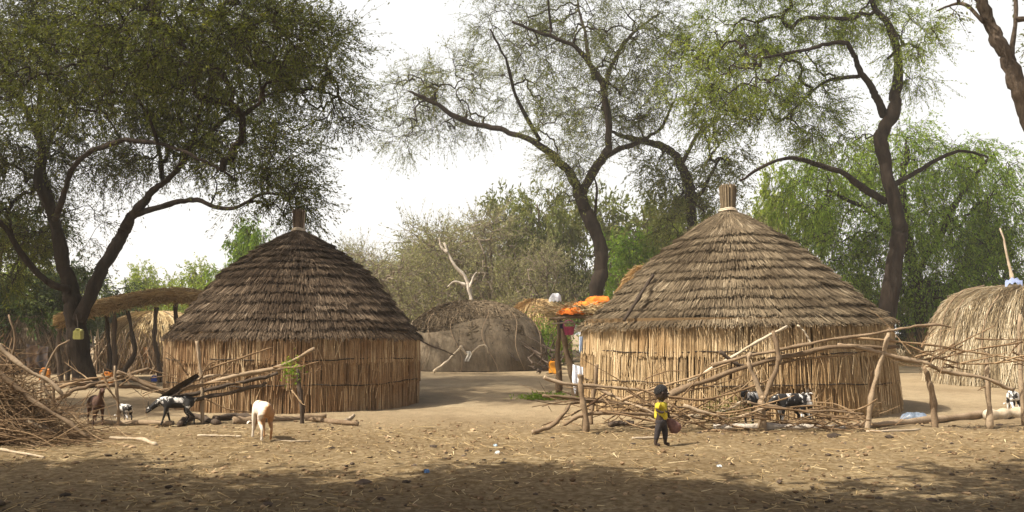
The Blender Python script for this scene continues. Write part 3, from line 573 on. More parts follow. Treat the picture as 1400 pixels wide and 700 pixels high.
tag(mb.build('plastic_sheet', clothmat('blue_sheet', (.26, .31, .48)), None, True, g0), 'pale blue plastic sheet tucked on the straw dome top', 'plastic sheet')
c = np.array([A(28, 498, 34)[0], 34., 0]); straw_dome(c, 1.75, 1.6, 2.1, M['stick'], 'small grey stick dome at the far left edge', 4200, .010, sticks=9, fall=.45, cat='hut')
c = np.array([A(205, 500, 37)[0], 37.5, 0]); straw_dome(c, 2.3, 2.0, 2.35, M['straw'], 'straw hut standing in the shade behind the grass shelter', 5200, .013, sticks=7, fall=.5)
c = np.array([A(733, 490, 46)[0], 46, 0]); straw_dome(c, 1.75, 1.6, 3.15, M['straw_gold'], 'golden straw mound hut behind the right shoulder of the big dome', 5200, .018, fall=.3)
c = np.array([A(893, 490, 25)[0], 25.6, 0]); straw_dome(c, 1.2, 1.2, 3.4, M['straw_gold'], 'tall golden straw stack showing above the left slope of the right hut', 4500, .014, name='straw_stack', fall=.3, cat='straw stack')

# ------------------------------------------------------------------ left shelter
Ys = 29.0; g0 = np.array([A(180, 500, Ys)[0], Ys, 0]); sh = thing('grass_shelter', g0, 'open shelter with curved golden grass roof on crooked posts beside the huge tree', 'shelter')
def shroof(u, v):                       # u along, v depth
    x = 82 + 195 * u; y = 438 - 36 * math.sin(u * 1.75) ** .9 + 9 * max(0, u - .75) * 4 * .4
    return A(x, y, Ys - 1.5 + 3.0 * v) + np.array([0, 0, (.12 * math.sin(v * 3.14)) - (.06 if v in (0, 1) else 0)])
P = np.array([[shroof(u, v) for u in np.linspace(0, 1, 30)] for v in np.linspace(0, 1, 12)]); mb = MB(); mb.grid(P, .4); mb.grid(P[::-1] - np.array([0, 0, .14]), .1)
m = 4200; u = rng.uniform(0, 1, m); v = rng.uniform(0, 1, m) ** 1.6; p0 = np.array([shroof(a, b) for a, b in zip(u, v)]); du = rng.normal(-.05, .06, m); dv = rng.normal(-.02, .12, m)
p1 = np.array([shroof(min(max(a + b, -.05), 1.05), min(max(c_ + d, -.06), 1.04)) for a, b, c_, d in zip(u, du, v, dv)])
lift = rng.uniform(0, .16, m) + .06 * np.sin(u * 31) * np.sin(v * 9 + u * 6); p0[:, 2] += lift * .5; p1[:, 2] += lift - rng.uniform(.0, .09, m)
mb.prisms(p0, p1, .014, .007, np.clip(rng.normal(.55, .22, m), 0, 1), 3)
ue = rng.uniform(0, 1, 1500); pe_ = np.array([shroof(a, 0) for a in ue]); pe_[:, 2] += rng.uniform(-.16, .06, 1500); pe_[:, 1] += rng.uniform(-.04, .06, 1500)
mb.prisms(pe_, pe_ + np.stack([rng.normal(.05, .15, 1500), rng.normal(-.08, .06, 1500), rng.normal(-.05, .08, 1500)], 1), .013, .008, np.clip(rng.normal(.35, .25, 1500), 0, 1), 3)
mb.build('grass_roof', M['straw_gold'], sh)
for pts, dY in (([(148, 528), (150, 490), (147, 455), (145, 425)], -.6), ([(160, 530), (157, 490), (157, 440), (156, 420)], -.9), ([(170, 527), (172, 505), (184, 485), (181, 455), (174, 425)], -1.2), ([(220, 524), (216, 490), (211, 460), (214, 420)], -1.1), ([(84, 524), (80, 480), (84, 440)], -1.0),
                ([(240, 522), (241, 460), (240, 410)], 1.), ([(110, 520), (108, 470), (110, 425)], 1.2), ([(92, 522), (95, 480), (92, 440)], -.7)):
    mb = MB(); p = [A(x, y, Ys + dY) for x, y in pts]; p[0][2] = -.08; crooked(mb, p, .085, .06, wob=.5); mb.build('post', M['stick_dark'], sh, True)
# stick screen at the back of the shelter
g0 = np.array([A(200, 500, 33)[0], 33., 0]); mb = MB(); m = 170; x = np.array([A(xx, 500, 33)[0] for xx in rng.uniform(70, 245, m)]); hh = rng.uniform(.5, 1.7, m)
mb.prisms(np.stack([x, np.full(m, 33.) + rng.normal(0, .15, m), np.full(m, -.03)], 1), np.stack([x + rng.normal(0, .35, m), 33 + rng.normal(0, .2, m), hh], 1), .026, .013, np.clip(rng.normal(.5, .25, m), 0, 1), 4)
tag(mb.build('stick_screen', M['stick'], None, False, g0), 'ragged screen of upright sticks behind the grass shelter', 'fence')

# ------------------------------------------------------------------ platform left of the right hut
Yp = 22.0; g0 = np.array([A(795, 500, Yp)[0], Yp, 0]); pf = thing('storage_platform', g0, 'raised stick platform heaped with straw beside the right hut', 'platform')
for pts, dY in (([(788, 540), (782, 515), (774, 480), (770, 455), (763, 436)], -.5), ([(822, 530), (822, 480), (820, 432)], -.3), ([(764, 522), (762, 480), (764, 440)], 1.3), ([(815, 524), (815, 470), (815, 430)], 1.4)):
    mb = MB(); p = [A(x, y, Yp + dY) for x, y in pts]; p[0][2] = -.08; crooked(mb, p, .085, .055, wob=.6); mb.build('post', M['stick'], pf, True)
mb = MB()
for k in range(26):
    y = Yp - .7 + 2.2 * k / 25; crooked(mb, [A(755 + rng.uniform(-4, 3), 436, y), A(790, 433, y), A(836, 436, y)], .03, .02, sub=3)
mb.build('deck', M['stick'], pf, True)
mb = MB(); m = 1500; cx0 = A(800, 430, Yp); x = cx0[0] + rng.normal(0, .38, m); y = Yp + rng.uniform(-.7, 1.4, m); z = cx0[2] + rng.uniform(0, .2, m)
d = rng.normal(0, .22, (m, 3)); d[:, 2] *= .3; P = np.stack([x, y, z], 1); mb.prisms(P - d, P + d, .011, .007, np.clip(rng.normal(.5, .22, m), 0, 1), 3); mb.build('straw_layer', M['straw'], pf)
def cloth_lump(name, pc, w, dpt, h, mat, label, cat, seed=0, thick=True):
    mb = MB(); nu, nv = 26, 14; P = np.zeros((nv, nu, 3)); c_ = np.array(pc)
    for i in range(nv):
        e = (i / (nv - 1)) * math.pi / 2
        for j in range(nu):
            a = 2 * math.pi * j / nu; k = 1 + .16 * math.sin(3 * a + seed) + .1 * math.sin(7 * a + 2 * seed + 3 * e)
            P[i, j] = c_ + np.array([w * k * math.cos(a) * math.cos(e) ** .6, dpt * k * math.sin(a) * math.cos(e) ** .6, h * math.sin(e) * (1 + .25 * math.sin(4 * a + seed) * math.cos(e)) + .02 * math.sin(9 * a + 7 * e + seed)])
    mb.grid(P, .5, True); return tag(mb.build(name, mat, None, True, c_), label, cat)
orange = clothmat('orange_cloth', (.85, .24, .02), (.55, .11, .01), 9)
cloth_lump('cloth_bundle', A(784, 430, Yp - .5), .42, .3, .16, orange, 'orange cloth spread at the left on the straw of the raised platform', 'cloth', 1)
cloth_lump('cloth_bundle', A(801, 423, Yp - .3), .36, .25, .18, clothmat('red_orange_cloth', (.75, .13, .02), (.85, .3, .03), 12), 'red orange patterned cloth between two orange cloths on the platform', 'cloth', 8)
cloth_lump('cloth_bundle', A(817, 414, Yp - .1), .30, .25, .15, orange, 'bright orange cloth heap nearest the hut roof on the platform', 'cloth', 3)
cloth_lump('sack', A(760, 412, Yp + .5), .15, .15, .19, clothmat('white_sack', (.78, .78, .8)), 'round white sack at the left end of the platform', 'sack', 5)
cloth_lump('sack', A(826, 436, Yp - .6), .16, .14, .16, clothmat('pale_cloth', (.6, .62, .5)), 'pale grey green bundle under the orange cloth', 'bundle', 6)
def bucket(name, p, r, h, mat, label):
    root = thing(name, p, label, 'basket'); mb = MB(); mb.lathe([(.01, 0), (r * .75, 0), (r, h), (r * 1.06, h), (r * .96, h * .98), (r * .7, .03), (.01, .03)], p, 18); mb.build('body', mat, root, True)
    mb = MB(); t = np.linspace(0, math.pi, 14); mb.tube(np.stack([p[0] + r * np.cos(t), np.full(14, p[1]), p[2] + h + r * 1.1 * np.sin(t)], 1), .012, 5); mb.build('handle', mat, root, True)
pink = plastic('pink_plastic', (.75, .12, .35)); bucket('basket', A(778, 458, Yp - .7), .14, .2, pink, 'small pink basket hanging from the raised platform')
bucket('cup', A(768, 449, Yp - .65), .06, .1, plastic('navy', (.04, .05, .12)), 'dark blue cup hanging beside the pink basket')
mb = MB(); Yc_ = 21.0
for i in range(2):
    mb.tube([A(754, 443, Yp - .75), A(775, 441, Yp - .75), A(797, 442, Yp - .75)], .02, 5)
tag(mb.build('pole', M['stick_pale'], None, True, A(775, 441, Yp - .75)), 'short pale crossbar on the front of the raised platform', 'pole')
def hang(name, pts_top, h, Y, mat, label, cat, seed=0, jag=.2):
    (x0, y0), (x1, y1) = pts_top; mb = MB(); P = []
    for v in np.linspace(0, 1, 16):
        row = []
        for u in np.linspace(0, 1, 14):
            hh = h * (1 - jag * (.5 + .5 * math.sin(u * 11 + seed))); px = x0 + (x1 - x0) * (u + .08 * math.sin(v * 4 + seed) * v); py = y0 + (y1 - y0) * u + hh * v
            row.append(A(px, py, Y + .05 * math.sin(u * 14 + seed) * (.3 + v)))
        P.append(row)
    P = np.array(P); mb.grid(P); mb.grid(P[::-1] + np.array([0, .008, 0])); return tag(mb.build(name, mat, None, True, P[0, 7]), label, cat)
hang('garment', ((783, 498), (797, 502)), 40, 16.9, clothmat('white_garment', (.85, .87, .92), (.7, .72, .78)), 'white garment hanging on the fence beside the right hut', 'garment', 2, .4)
hang('garment', ((792, 460), (797, 460)), 24, 18.6, clothmat('blue_rag', (.45, .55, .72)), 'pale blue rag hanging at the left edge of the right hut wall', 'rag', 1)

def jerrycan(loc, w, d, h, mat, label, rz=0):
    root = thing('jerrycan', loc, label, 'jerrycan'); root.rotation_euler = (0, 0, rz)
    bm = bmesh.new(); bmesh.ops.create_cube(bm, size=1)
    for v in bm.verts: v.co = Vector((v.co.x * w, v.co.y * d, (v.co.z + .5) * h * .84)); v.co.x *= .96 if v.co.z > h * .5 else 1
    bmesh.ops.bevel(bm, geom=bm.edges[:], offset=min(w, d) * .12, segments=2, affect='EDGES')
    me = bpy.data.meshes.new('body'); bm.to_mesh(me); bm.free(); me.materials.append(mat)
    o = bpy.data.objects.new('body', me); COL.objects.link(o); o.parent = root; z = np.array(loc)
    mb = MB(); t = h * .82
    mb.tube(smooth_path([z + (-w * .32, 0, t - .02), z + (-w * .3, 0, t + h * .13), z + (0, 0, t + h * .15), z + (w * .12, 0, t + h * .12), z + (w * .14, 0, t - .02)], 4), d * .1, 6); mb.build('handle', mat, root, True)
    mb = MB(); mb.lathe([(.01, h * .12), (d * .2, h * .12), (d * .2, -.02)], z + (w * .34, 0, t), 12); mb.build('cap', mat, root, True)
ora = plastic('orange_plastic', (.8, .28, .02)); yel = plastic('yellow_plastic', (.82, .36, .03)); green = plastic('olive_plastic', (.30, .28, .07))
jerrycan(G(758, 511), .42, .25, .56, yel, 'yellow orange jerrycan on the ground left of the platform post')
jerrycan(G(61, 522), .30, .2, .42, ora, 'orange jerrycan on the ground left of the huge tree trunk', .3)
jerrycan(G(147, 524), .34, .2, .34, ora, 'low orange jerrycan on the ground right of the huge tree trunk', -.2)
jerrycan(A(107, 464, Yt - 1.0), .24, .18, .29, green, 'yellow green jerrycan hung on the huge tree trunk')
mb = MB(); mb.tube([A(107, 456, Yt - 1.0), A(106, 440, Yt - .9), A(104, 430, Yt - .45)], .012, 4); tag(mb.build('rope', M['stick_dark'], None, True, A(106, 440, Yt - .9)), 'short cord holding the green jerrycan on the huge tree', 'rope')
jerrycan(G(211, 521), .18, .14, .2, plastic('blue_plastic', (.03, .08, .45)), 'small blue can standing under the grass shelter')
hang('blanket', ((36, 470), (66, 474)), 34, 32.1, patchmat('blanket', (.03, .036, .055), (.09, .05, .025), 2.2, .4, .6), 'dark blue and brown blanket hung on the left stick dome', 'blanket', 3)
hang('cloth', ((196, 474), (212, 476)), 30, 35.3, clothmat('rust_cloth', (.3, .15, .06)), 'rust brown cloth hung on the hut behind the shelter', 'cloth', 5)

# ------------------------------------------------------------------ branch fences
def stickpart(name, root, pts, Y, wpx, mat, dY=(0, 0), wob=.7, ground=False, n=7):
    n_ = len(pts); ys = np.interp(np.linspace(0, 1, n_), np.linspace(0, 1, len(dY)), dY) + Y
    p = [A(x, y, yy) for (x, y), yy in zip(pts, ys)]
    if ground: p[0][2] = -.06
    w0, w1 = wpx if isinstance(wpx, tuple) else (wpx, wpx * .7)
    mb = MB(); crooked(mb, p, w0 * .37 * S(Y), w1 * .37 * S(Y), wob=wob * 1.5, n=n, sub=8); return mb.build(name, mat, root, True)
def fork(root, name, arms, Y, mat):
    mb = MB()
    for pts, w in arms:
        p = [A(x, y, Y) for x, y in pts]
        if pts is arms[0][0]: p[0][2] = -.08
        crooked(mb, p, w[0] * .42 * S(Y), w[1] * .42 * S(Y), wob=.5)
    return mb.build(name, mat, root, True)
def tangle(root, name, n, x0, x1, yc, yr, Y, dY, wpx, mat, ang=.5, lpx=(30, 110), leafy=None, z0=.02):
    mb = MB()
    for k in range(n):
        x = rng.uniform(x0, x1); y = yc(x) + rng.normal(0, yr); a = rng.normal(0, ang) + (math.pi if rng.uniform() < .5 else 0); l = rng.uniform(*lpx); yy = Y + rng.uniform(-dY, dY)
        p = A(x, y, yy); d = np.array([math.cos(a), rng.normal(0, .4), math.sin(a)]) * l * S(Y)
        q = p + d; pts = [p, p + d * .5 + rng.normal(0, .05, 3) * l * S(Y), q]
        for v in pts: v[2] = max(v[2], z0 + rng.uniform(0, .05))
        w = rng.uniform(*wpx) * .5 * S(Y); rn = float(np.clip(rng.normal(.5, .22), 0, 1)); crooked(mb, pts, w, w * .4, 4, 1.2, 5, rn)
        for b in range(2):                       # side twigs
            t = rng.uniform(.4, .9); s0 = p + d * t; e = s0 + np.array([rng.normal(0, 1), rng.normal(0, .5), rng.normal(.3, .7)]) * l * S(Y) * .16; e[2] = max(e[2], z0)
            mb.prisms([s0], [e], w * .5, w * .2, rn, 3)
    return tag(mb.build(name, mat, root, False), kind='stuff') if root else mb
YF = 14.6
rf = thing('branch_fence', np.array([A(1050, 580, YF)[0], YF, 0]), 'long fence of forked posts and crooked rails before the right hut', 'fence')
st, tw, pa = M['stick'], M['twig'], M['stick_pale']
fork(rf, 'post', [([(800, 588), (799, 560), (796, 530), (794, 512)], (11, 8))], 14.1, M['stick'])
fork(rf, 'post', [([(806, 568), (811, 535), (816, 498)], (9, 6))], 15.6, M['stick'])
fork(rf, 'post', [([(1044, 582), (1043, 560), (1043, 540)], (13, 12)), ([(1043, 545), (1034, 522), (1025, 500), (1026, 482)], (9, 6)), ([(1043, 545), (1052, 528), (1063, 500), (1064, 482), (1057, 452)], (10, 6))], 14.3, M['stick'])
fork(rf, 'post', [([(1185, 575), (1192, 545), (1200, 510), (1210, 470), (1217, 448)], (9, 6))], 14.7, st)
fork(rf, 'post', [([(1186, 570), (1188, 535), (1193, 507)], (6, 4))], 14.9, tw)
fork(rf, 'post', [([(1279, 569), (1277, 545), (1270, 522), (1263, 502)], (10, 8))], 15.0, st)
fork(rf, 'post', [([(1353, 566), (1352, 535), (1350, 505), (1348, 480)], (10, 5))], 15.0, st)
fork(rf, 'post', [([(1398, 560), (1396, 500), (1395, 430)], (8, 5))], 15.4, st)
RAILS = [([(973, 500), (1023, 488), (1086, 474), (1133, 464), (1180, 457), (1237, 446), (1277, 442), (1300, 447)], (7, 4), st, (-.1, .1)),
         ([(914, 540), (945, 523), (974, 513), (1023, 499), (1086, 485), (1136, 474), (1180, 474), (1229, 474)], (11, 7), st, (-.3, .2)),
         ([(1145, 471), (1186, 477), (1227, 488), (1262, 496), (1290, 508), (1347, 518), (1386, 533)], (9, 7), M['stick'], (.1, .2)),
         ([(940, 521), (985, 497), (1030, 471), (1076, 446)], (6, 5), pa, (.2, .5)),
         ([(1262, 492), (1295, 488), (1325, 479), (1398, 468)], (4, 3), tw, (.2, .4)), ([(1164, 461), (1227, 466), (1293, 474), (1337, 483), (1405, 494)], (5, 3), tw, (.1, .3)),
         ([(1230, 466), (1290, 490), (1340, 497), (1405, 492)], (4, 3), tw, (.3, .4)), ([(1262, 500), (1310, 470), (1360, 445)], (3.5, 2), tw, (.2, .6)), ([(1090, 444), (1100, 456), (1108, 469)], (4, 3), pa, (.3, .3)),
         ([(984, 481), (997, 491), (1020, 502)], (8, 7), M['stick_dark'], (0, 0)),
         ([(1050, 500), (1105, 490), (1160, 484), (1180, 480)], (4, 2), tw, (0, .2)),
         ([(745, 516), (790, 528), (840, 531), (905, 537)], (7, 5), M['stick'], (-.2, .1)), ([(742, 541), (800, 546), (860, 552), (955, 558)], (6, 4), st, (-.3, 0)),
         ([(728, 591), (752, 583), (772, 562), (785, 552), (840, 548)], (8, 5), st, (-.6, 0)), ([(770, 581), (800, 568), (850, 565), (925, 568), (960, 572)], (7, 4), st, (-.6, -.2)),
         ([(816, 530), (850, 545), (880, 556), (930, 580)], (6, 3), st, (.2, -.5)), ([(850, 548), (905, 530), (960, 512), (1000, 495)], (5, 3), tw, (-.1, 0)),
         ([(912, 542), (960, 546), (1010, 535), (1060, 515)], (5, 3), tw, (-.4, -.2)), ([(935, 555), (985, 570), (1000, 573), (1040, 560), (1052, 552)], (6, 4), st, (-.5, -.3)), ([(935, 570), (985, 566), (1020, 548)], (8, 6), pa, (0, .2)),
         ([(1022, 549), (1060, 556), (1100, 562), (1140, 561), (1180, 566)], (5, 3), st, (-.5, -.4)), ([(1030, 556), (1080, 559), (1130, 568), (1190, 575)], (4, 2.5), tw, (-.6, -.5)), ([(900, 585), (945, 560), (985, 540), (1030, 520)], (4, 2), tw, (-.4, 0)),
         ([(1060, 560), (1110, 555), (1170, 562), (1200, 545)], (3.5, 2), tw, (-.2, 0)), ([(870, 530), (905, 545), (930, 562), (965, 585)], (4, 2), tw, (-.2, -.6))]
for pts, w, mt, dy in RAILS: stickpart('rail', rf, pts, YF, w, mt, dy)
tangle(rf, 'brushwood', 85, 800, 1010, lambda x: 562 + 8 * math.sin(x * .02), 12, 14.6, .5, (1.0, 3), tw, .5, (30, 120))
tangle(rf, 'brushwood', 45, 1030, 1200, lambda x: 573, 4, 14.5, .4, (1.5, 3), tw, .3, (25, 80))
tangle(rf, 'brushwood', 26, 1240, 1400, lambda x: 485, 14, 14.9, .4, (1.5, 3), tw, .5, (25, 80))
# dry leaves caught in the brushwood
mb = MB(); m = 500; P = np.array([A(x, y, yy) for x, y, yy in zip(rng.normal(990, 22, m), rng.normal(562, 9, m), rng.uniform(14.4, 15, m))]); u_ = nrm(rng.normal(size=(m, 3))); w_ = nrm(np.cross(u_, rng.normal(size=(m, 3))))
mb.quads(np.stack([P, P + u_ * .025 + w_ * .01, P + u_ * .05, P + u_ * .025 - w_ * .01], 1), rng.uniform(0, 1, m)); tag(mb.build('dry_leaves', M['leaf_grey'], rf), kind='stuff')

YL = 15.3
lf = thing('branch_fence', np.array([A(250, 580, YL)[0], YL, 0]), 'low fence of grey branches before the left hut', 'fence')
fork(lf, 'post', [([(278, 570), (277, 535), (272, 500), (269, 466)], (7, 5))], 15.5, st)
fork(lf, 'post', [([(413, 578), (410, 540), (406, 504)], (8, 6))], 15.2, M['stick_dark'])
fork(lf, 'post', [([(164, 578), (161, 545), (157, 500)], (6, 4))], 15.3, st); fork(lf, 'post', [([(74, 562), (73, 540), (76, 520)], (6, 5))], 15.0, st); fork(lf, 'post', [([(56, 545), (55, 530), (60, 505)], (6, 4))], 15.4, pa)
for pts, w, mt, dy in [([(227, 536), (270, 528), (321, 515), (383, 503), (430, 477)], (9, 6), M['stick'], (.1, 0)), ([(225, 546), (270, 540), (330, 526), (380, 510)], (9, 6), M['stick_dark'], (.2, .2)), ([(245, 528), (288, 515), (340, 512), (410, 500)], (6, 5), M['stick'], (.4, .3)), ([(270, 510), (310, 497), (372, 475)], (4, 3), tw, (.3, .3)),
                       ([(235, 550), (290, 545), (350, 530), (365, 524)], (8, 6), M['stick_dark'], (.1, .1)),
                       ([(73, 549), (100, 535), (141, 519), (204, 504)], (9, 6), st, (-.2, .2)), ([(60, 528), (100, 524), (141, 520), (170, 512)], (7, 5), st, (0, .1)), ([(160, 508), (190, 520), (225, 534), (245, 540)], (8, 6), M['stick'], (.1, .1)), ([(135, 529), (180, 530), (223, 538)], (8, 6), st, (.2, .2)), ([(30, 545), (60, 535), (110, 520), (150, 515)], (5, 4), tw, (-.2, .1)),
                       ([(140, 510), (150, 530), (163, 552)], (4, 3), tw, (-.1, -.1)), ([(280, 545), (310, 558), (350, 565)], (3, 2), tw, (-.1, 0)), ([(272, 520), (285, 500), (300, 493)], (3, 2), tw, (0, 0))]:
    stickpart('rail', lf, pts, YL, w, mt, dy)
# dark slab of bark: a wide curved sheet with thickness
mb = MB(); P = []
for v in np.linspace(0, 1, 10):
    x = 212 + 56 * v; y = 549 - 38 * v ** .8; row = []
    for u in np.linspace(0, 1, 5): row.append(A(x + 4 * u, y + (5 + 7 * math.sin(v * 3.1)) * u * .8, 15.2 + .1 * math.sin(u * 3)))
    P.append(row)
P = np.array(P); mb.grid(P); mb.grid(P[::-1] + np.array([0, .05, 0])); mb.build('bark_slab', M['bark_grey'], lf, True)
tangle(lf, 'brushwood', 26, 90, 400, lambda x: 524 if x < 230 else 518, 10, 15.4, .4, (1.2, 2.6), tw, .5, (20, 70))
mb = MB(); m = 160; P = np.array([A(x, y, 15.2) for x, y in zip(rng.normal(398, 6, m), rng.normal(505, 8, m))]) + rng.normal(0, .05, (m, 3)); u_ = nrm(rng.normal(size=(m, 3))); w_ = nrm(np.cross(u_, rng.normal(size=(m, 3))))
mb.quads(np.stack([P, P + u_ * .03 + w_ * .012, P + u_ * .06, P + u_ * .03 - w_ * .012], 1), rng.uniform(.3, 1, m)); tag(mb.build('foliage', M['leaf_green'], lf), kind='stuff')

# ------------------------------------------------------------------ loose logs and branches on the ground
def log(pts, wpx, mat, label, cat='log', wob=.4, lift=.5, name='fallen_log'):
    p = [G(x, y) for x, y in pts]; w0, w1 = wpx; Y = p[0][1]; r0, r1 = w0 * .5 * S(Y), w1 * .5 * S(Y)
    for i, v in enumerate(p): v[2] += (r0 + (r1 - r0) * i / (len(p) - 1)) * lift * 1.5
    mb = MB(); crooked(mb, p, r0, r1, wob=wob, n=9, rough=.15); return tag(mb.build(name, mat, None, True, p[0]), label, cat)
log([(245, 582), (255, 576), (266, 572), (282, 577), (298, 581)], (9, 8), M['stick_dark'], 'humped dark log below the black and white goat at left')
log([(294, 576), (320, 573), (346, 574)], (9, 8), M['stick_dark'], 'thick grey log lying behind the white and tan goat')
log([(318, 580), (360, 578), (400, 575), (446, 573)], (11, 7), M['stick'], 'long grey log running under the leaning fence post')
log([(420, 578), (455, 581), (489, 583)], (7, 6), M['stick'], 'short grey log at the right end of the left fence')
log([(469, 581), (478, 575), (484, 570)], (5, 4), pa, 'pale split of wood at the end of the left logs', 'branch', name='branch')
log([(122, 580), (160, 579), (200, 580), (236, 581)], (8, 7), M['stick'], 'straight thin log under the brown goat')
log([(975, 588), (1040, 589), (1100, 588), (1155, 587)], (9, 7), M['bark_pale'], 'bleached white log lying before the right fence', wob=.15)
log([(1152, 586), (1210, 582), (1270, 577), (1352, 570)], (8, 12), M['stick'], 'long brown log curving along the right fence foot')
log([(1348, 573), (1380, 572), (1420, 570)], (16, 15), pa, 'stout pale log at the right edge of the yard')
log([(960, 592), (1010, 590), (1040, 590)], (4, 3), tw, 'thin brown twig lying left of the bleached log', 'branch', name='branch')
log([(832, 583), (850, 582), (866, 582)], (9, 8), M['stick_dark'], 'short dark log stub beneath the right fence brushwood')
log([(864, 601), (890, 600), (918, 600)], (3.5, 2.5), pa, 'straight pale stick on the ground behind the child', 'branch', name='branch')
log([(150, 600), (172, 601), (196, 603), (213, 610)], (6, 5), pa, 'pale bent branch on the ground right of the brush pile', 'branch', name='branch')
log([(0, 618), (25, 622), (60, 629)], (4, 3), pa, 'pale twig at the foot of the brush pile', 'branch', name='branch')
log([(270, 597), (300, 597), (330, 598)], (3, 2), pa, 'thin white stick left of the white and tan goat', 'branch', name='branch')
log([(374, 603), (400, 604), (424, 603)], (3, 2), pa, 'thin white stick right of the white and tan goat', 'branch', name='branch')
log([(1185, 592), (1220, 590), (1258, 587)], (4, 3), pa, 'pale flat stick before the brown log', 'branch', name='branch')

# ------------------------------------------------------------------ brush pile at the front left
g0 = G(30, 615); mb = MB(); cX, cY = g0[0] - .75, g0[1] + .9
def pile_h(x): return 1.25 * np.exp(-((x - cX + .55) / .85) ** 2) + .1
for k in range(1000):
    x = cX + rng.normal(-.1, .58); y = cY + rng.normal(0, .45); H = pile_h(x); z = rng.uniform(.02, 1) * H
    l = rng.uniform(.25, .8); a = rng.normal(-.42, .5) if rng.uniform() < .7 else rng.normal(.3, .5); d = np.array([math.cos(a), rng.normal(0, .35), math.sin(a)]) * l
    p = np.array([x, y, z]); pts = [p - d, p + rng.normal(0, .05, 3), p + d]
    for v in pts: v[2] = max(v[2], .01)
    w = rng.uniform(.003, .010); crooked(mb, pts, w, w * .5, 3, 1.5, 4, float(np.clip(rng.normal(.42, .24), 0, 1)))
tag(mb.build('brush_pile', M['twig'], None, False, g0), 'heap of cut thorny twigs in the left front corner', 'brush pile', None, 'stuff')
for i, (pts, w, lab) in enumerate([([(-10, 500), (40, 545), (95, 580), (122, 598)], (8, 4), 'long light branch sloping down the right side of the brush pile'), ([(-5, 470), (30, 500), (70, 522), (85, 540)], (7, 4), 'curved branch arching over the top of the brush pile'), ([(-10, 545), (40, 575), (90, 600)], (8, 5), 'thick branch buried in the middle of the brush pile'),
                                   ([(45, 540), (25, 575), (0, 610)], (6, 4), 'branch leaning the other way across the brush pile'), ([(70, 545), (60, 520), (75, 480), (95, 465)], (4, 2), 'thin upright shoot poking from the brush pile'), ([(5, 510), (20, 470), (12, 430)], (4, 2), 'tall bare shoot at the left edge of the brush pile')]):
    p = [A(x, y, cY - .35 + .1 * i) for x, y in pts]; mb = MB(); crooked(mb, p, w[0] * .5 * S(cY), w[1] * .5 * S(cY), wob=.8); tag(mb.build('pile_branch', M['stick'], None, True, p[0]), lab, 'branch')

# ------------------------------------------------------------------ goats and child (skin-grown bodies)
def skin_mesh(verts, edges, radii, sub=2, root=0):
    me = bpy.data.meshes.new('tmp'); me.from_pydata([tuple(v) for v in verts], edges, []); o = bpy.data.objects.new('tmp', me); COL.objects.link(o)
    md = o.modifiers.new('s', 'SKIN'); md.use_smooth_shade = True
    for i, r in enumerate(radii):
        sv = me.skin_vertices[0].data[i]; sv.radius = r if isinstance(r, tuple) else (r, r); sv.use_root = i == root
    sb_ = o.modifiers.new('u', 'SUBSURF'); sb_.levels = sb_.render_levels = sub
    dg = bpy.context.evaluated_depsgraph_get(); nm = bpy.data.meshes.new_from_object(o.evaluated_get(dg)); bpy.data.objects.remove(o); bpy.data.meshes.remove(me)
    return nm
def merge(meshes):
    bm = bmesh.new()
    for m_ in meshes: bm.from_mesh(m_)
    o = bpy.data.meshes.new('m'); bm.to_mesh(o); bm.free()
    for p_ in o.polygons: p_.use_smooth = True
    return o
def blob(c, r, n=2, rot=None):
    bm = bmesh.new(); bmesh.ops.create_icosphere(bm, subdivisions=n, radius=1)
    for v in bm.verts: v.co = Vector((v.co.x * r[0] + c[0], v.co.y * r[1] + c[1], v.co.z * r[2] + c[2]))
    m_ = bpy.data.meshes.new('b'); bm.to_mesh(m_); bm.free(); return m_
def addpart(name, me, mat, parent):
    me.name = name; me.materials.clear(); me.materials.append(mat); o = bpy.data.objects.new(name, me); COL.objects.link(o); o.parent = parent; return o
def lit(o, *c): return tuple(x for x in c)
horn_m = plastic('horn', (.10, .08, .06), .5); hoof_m = plastic('hoof', (.04, .03, .025), .6); eye_m = plastic('eye', (.01, .008, .006), .2)
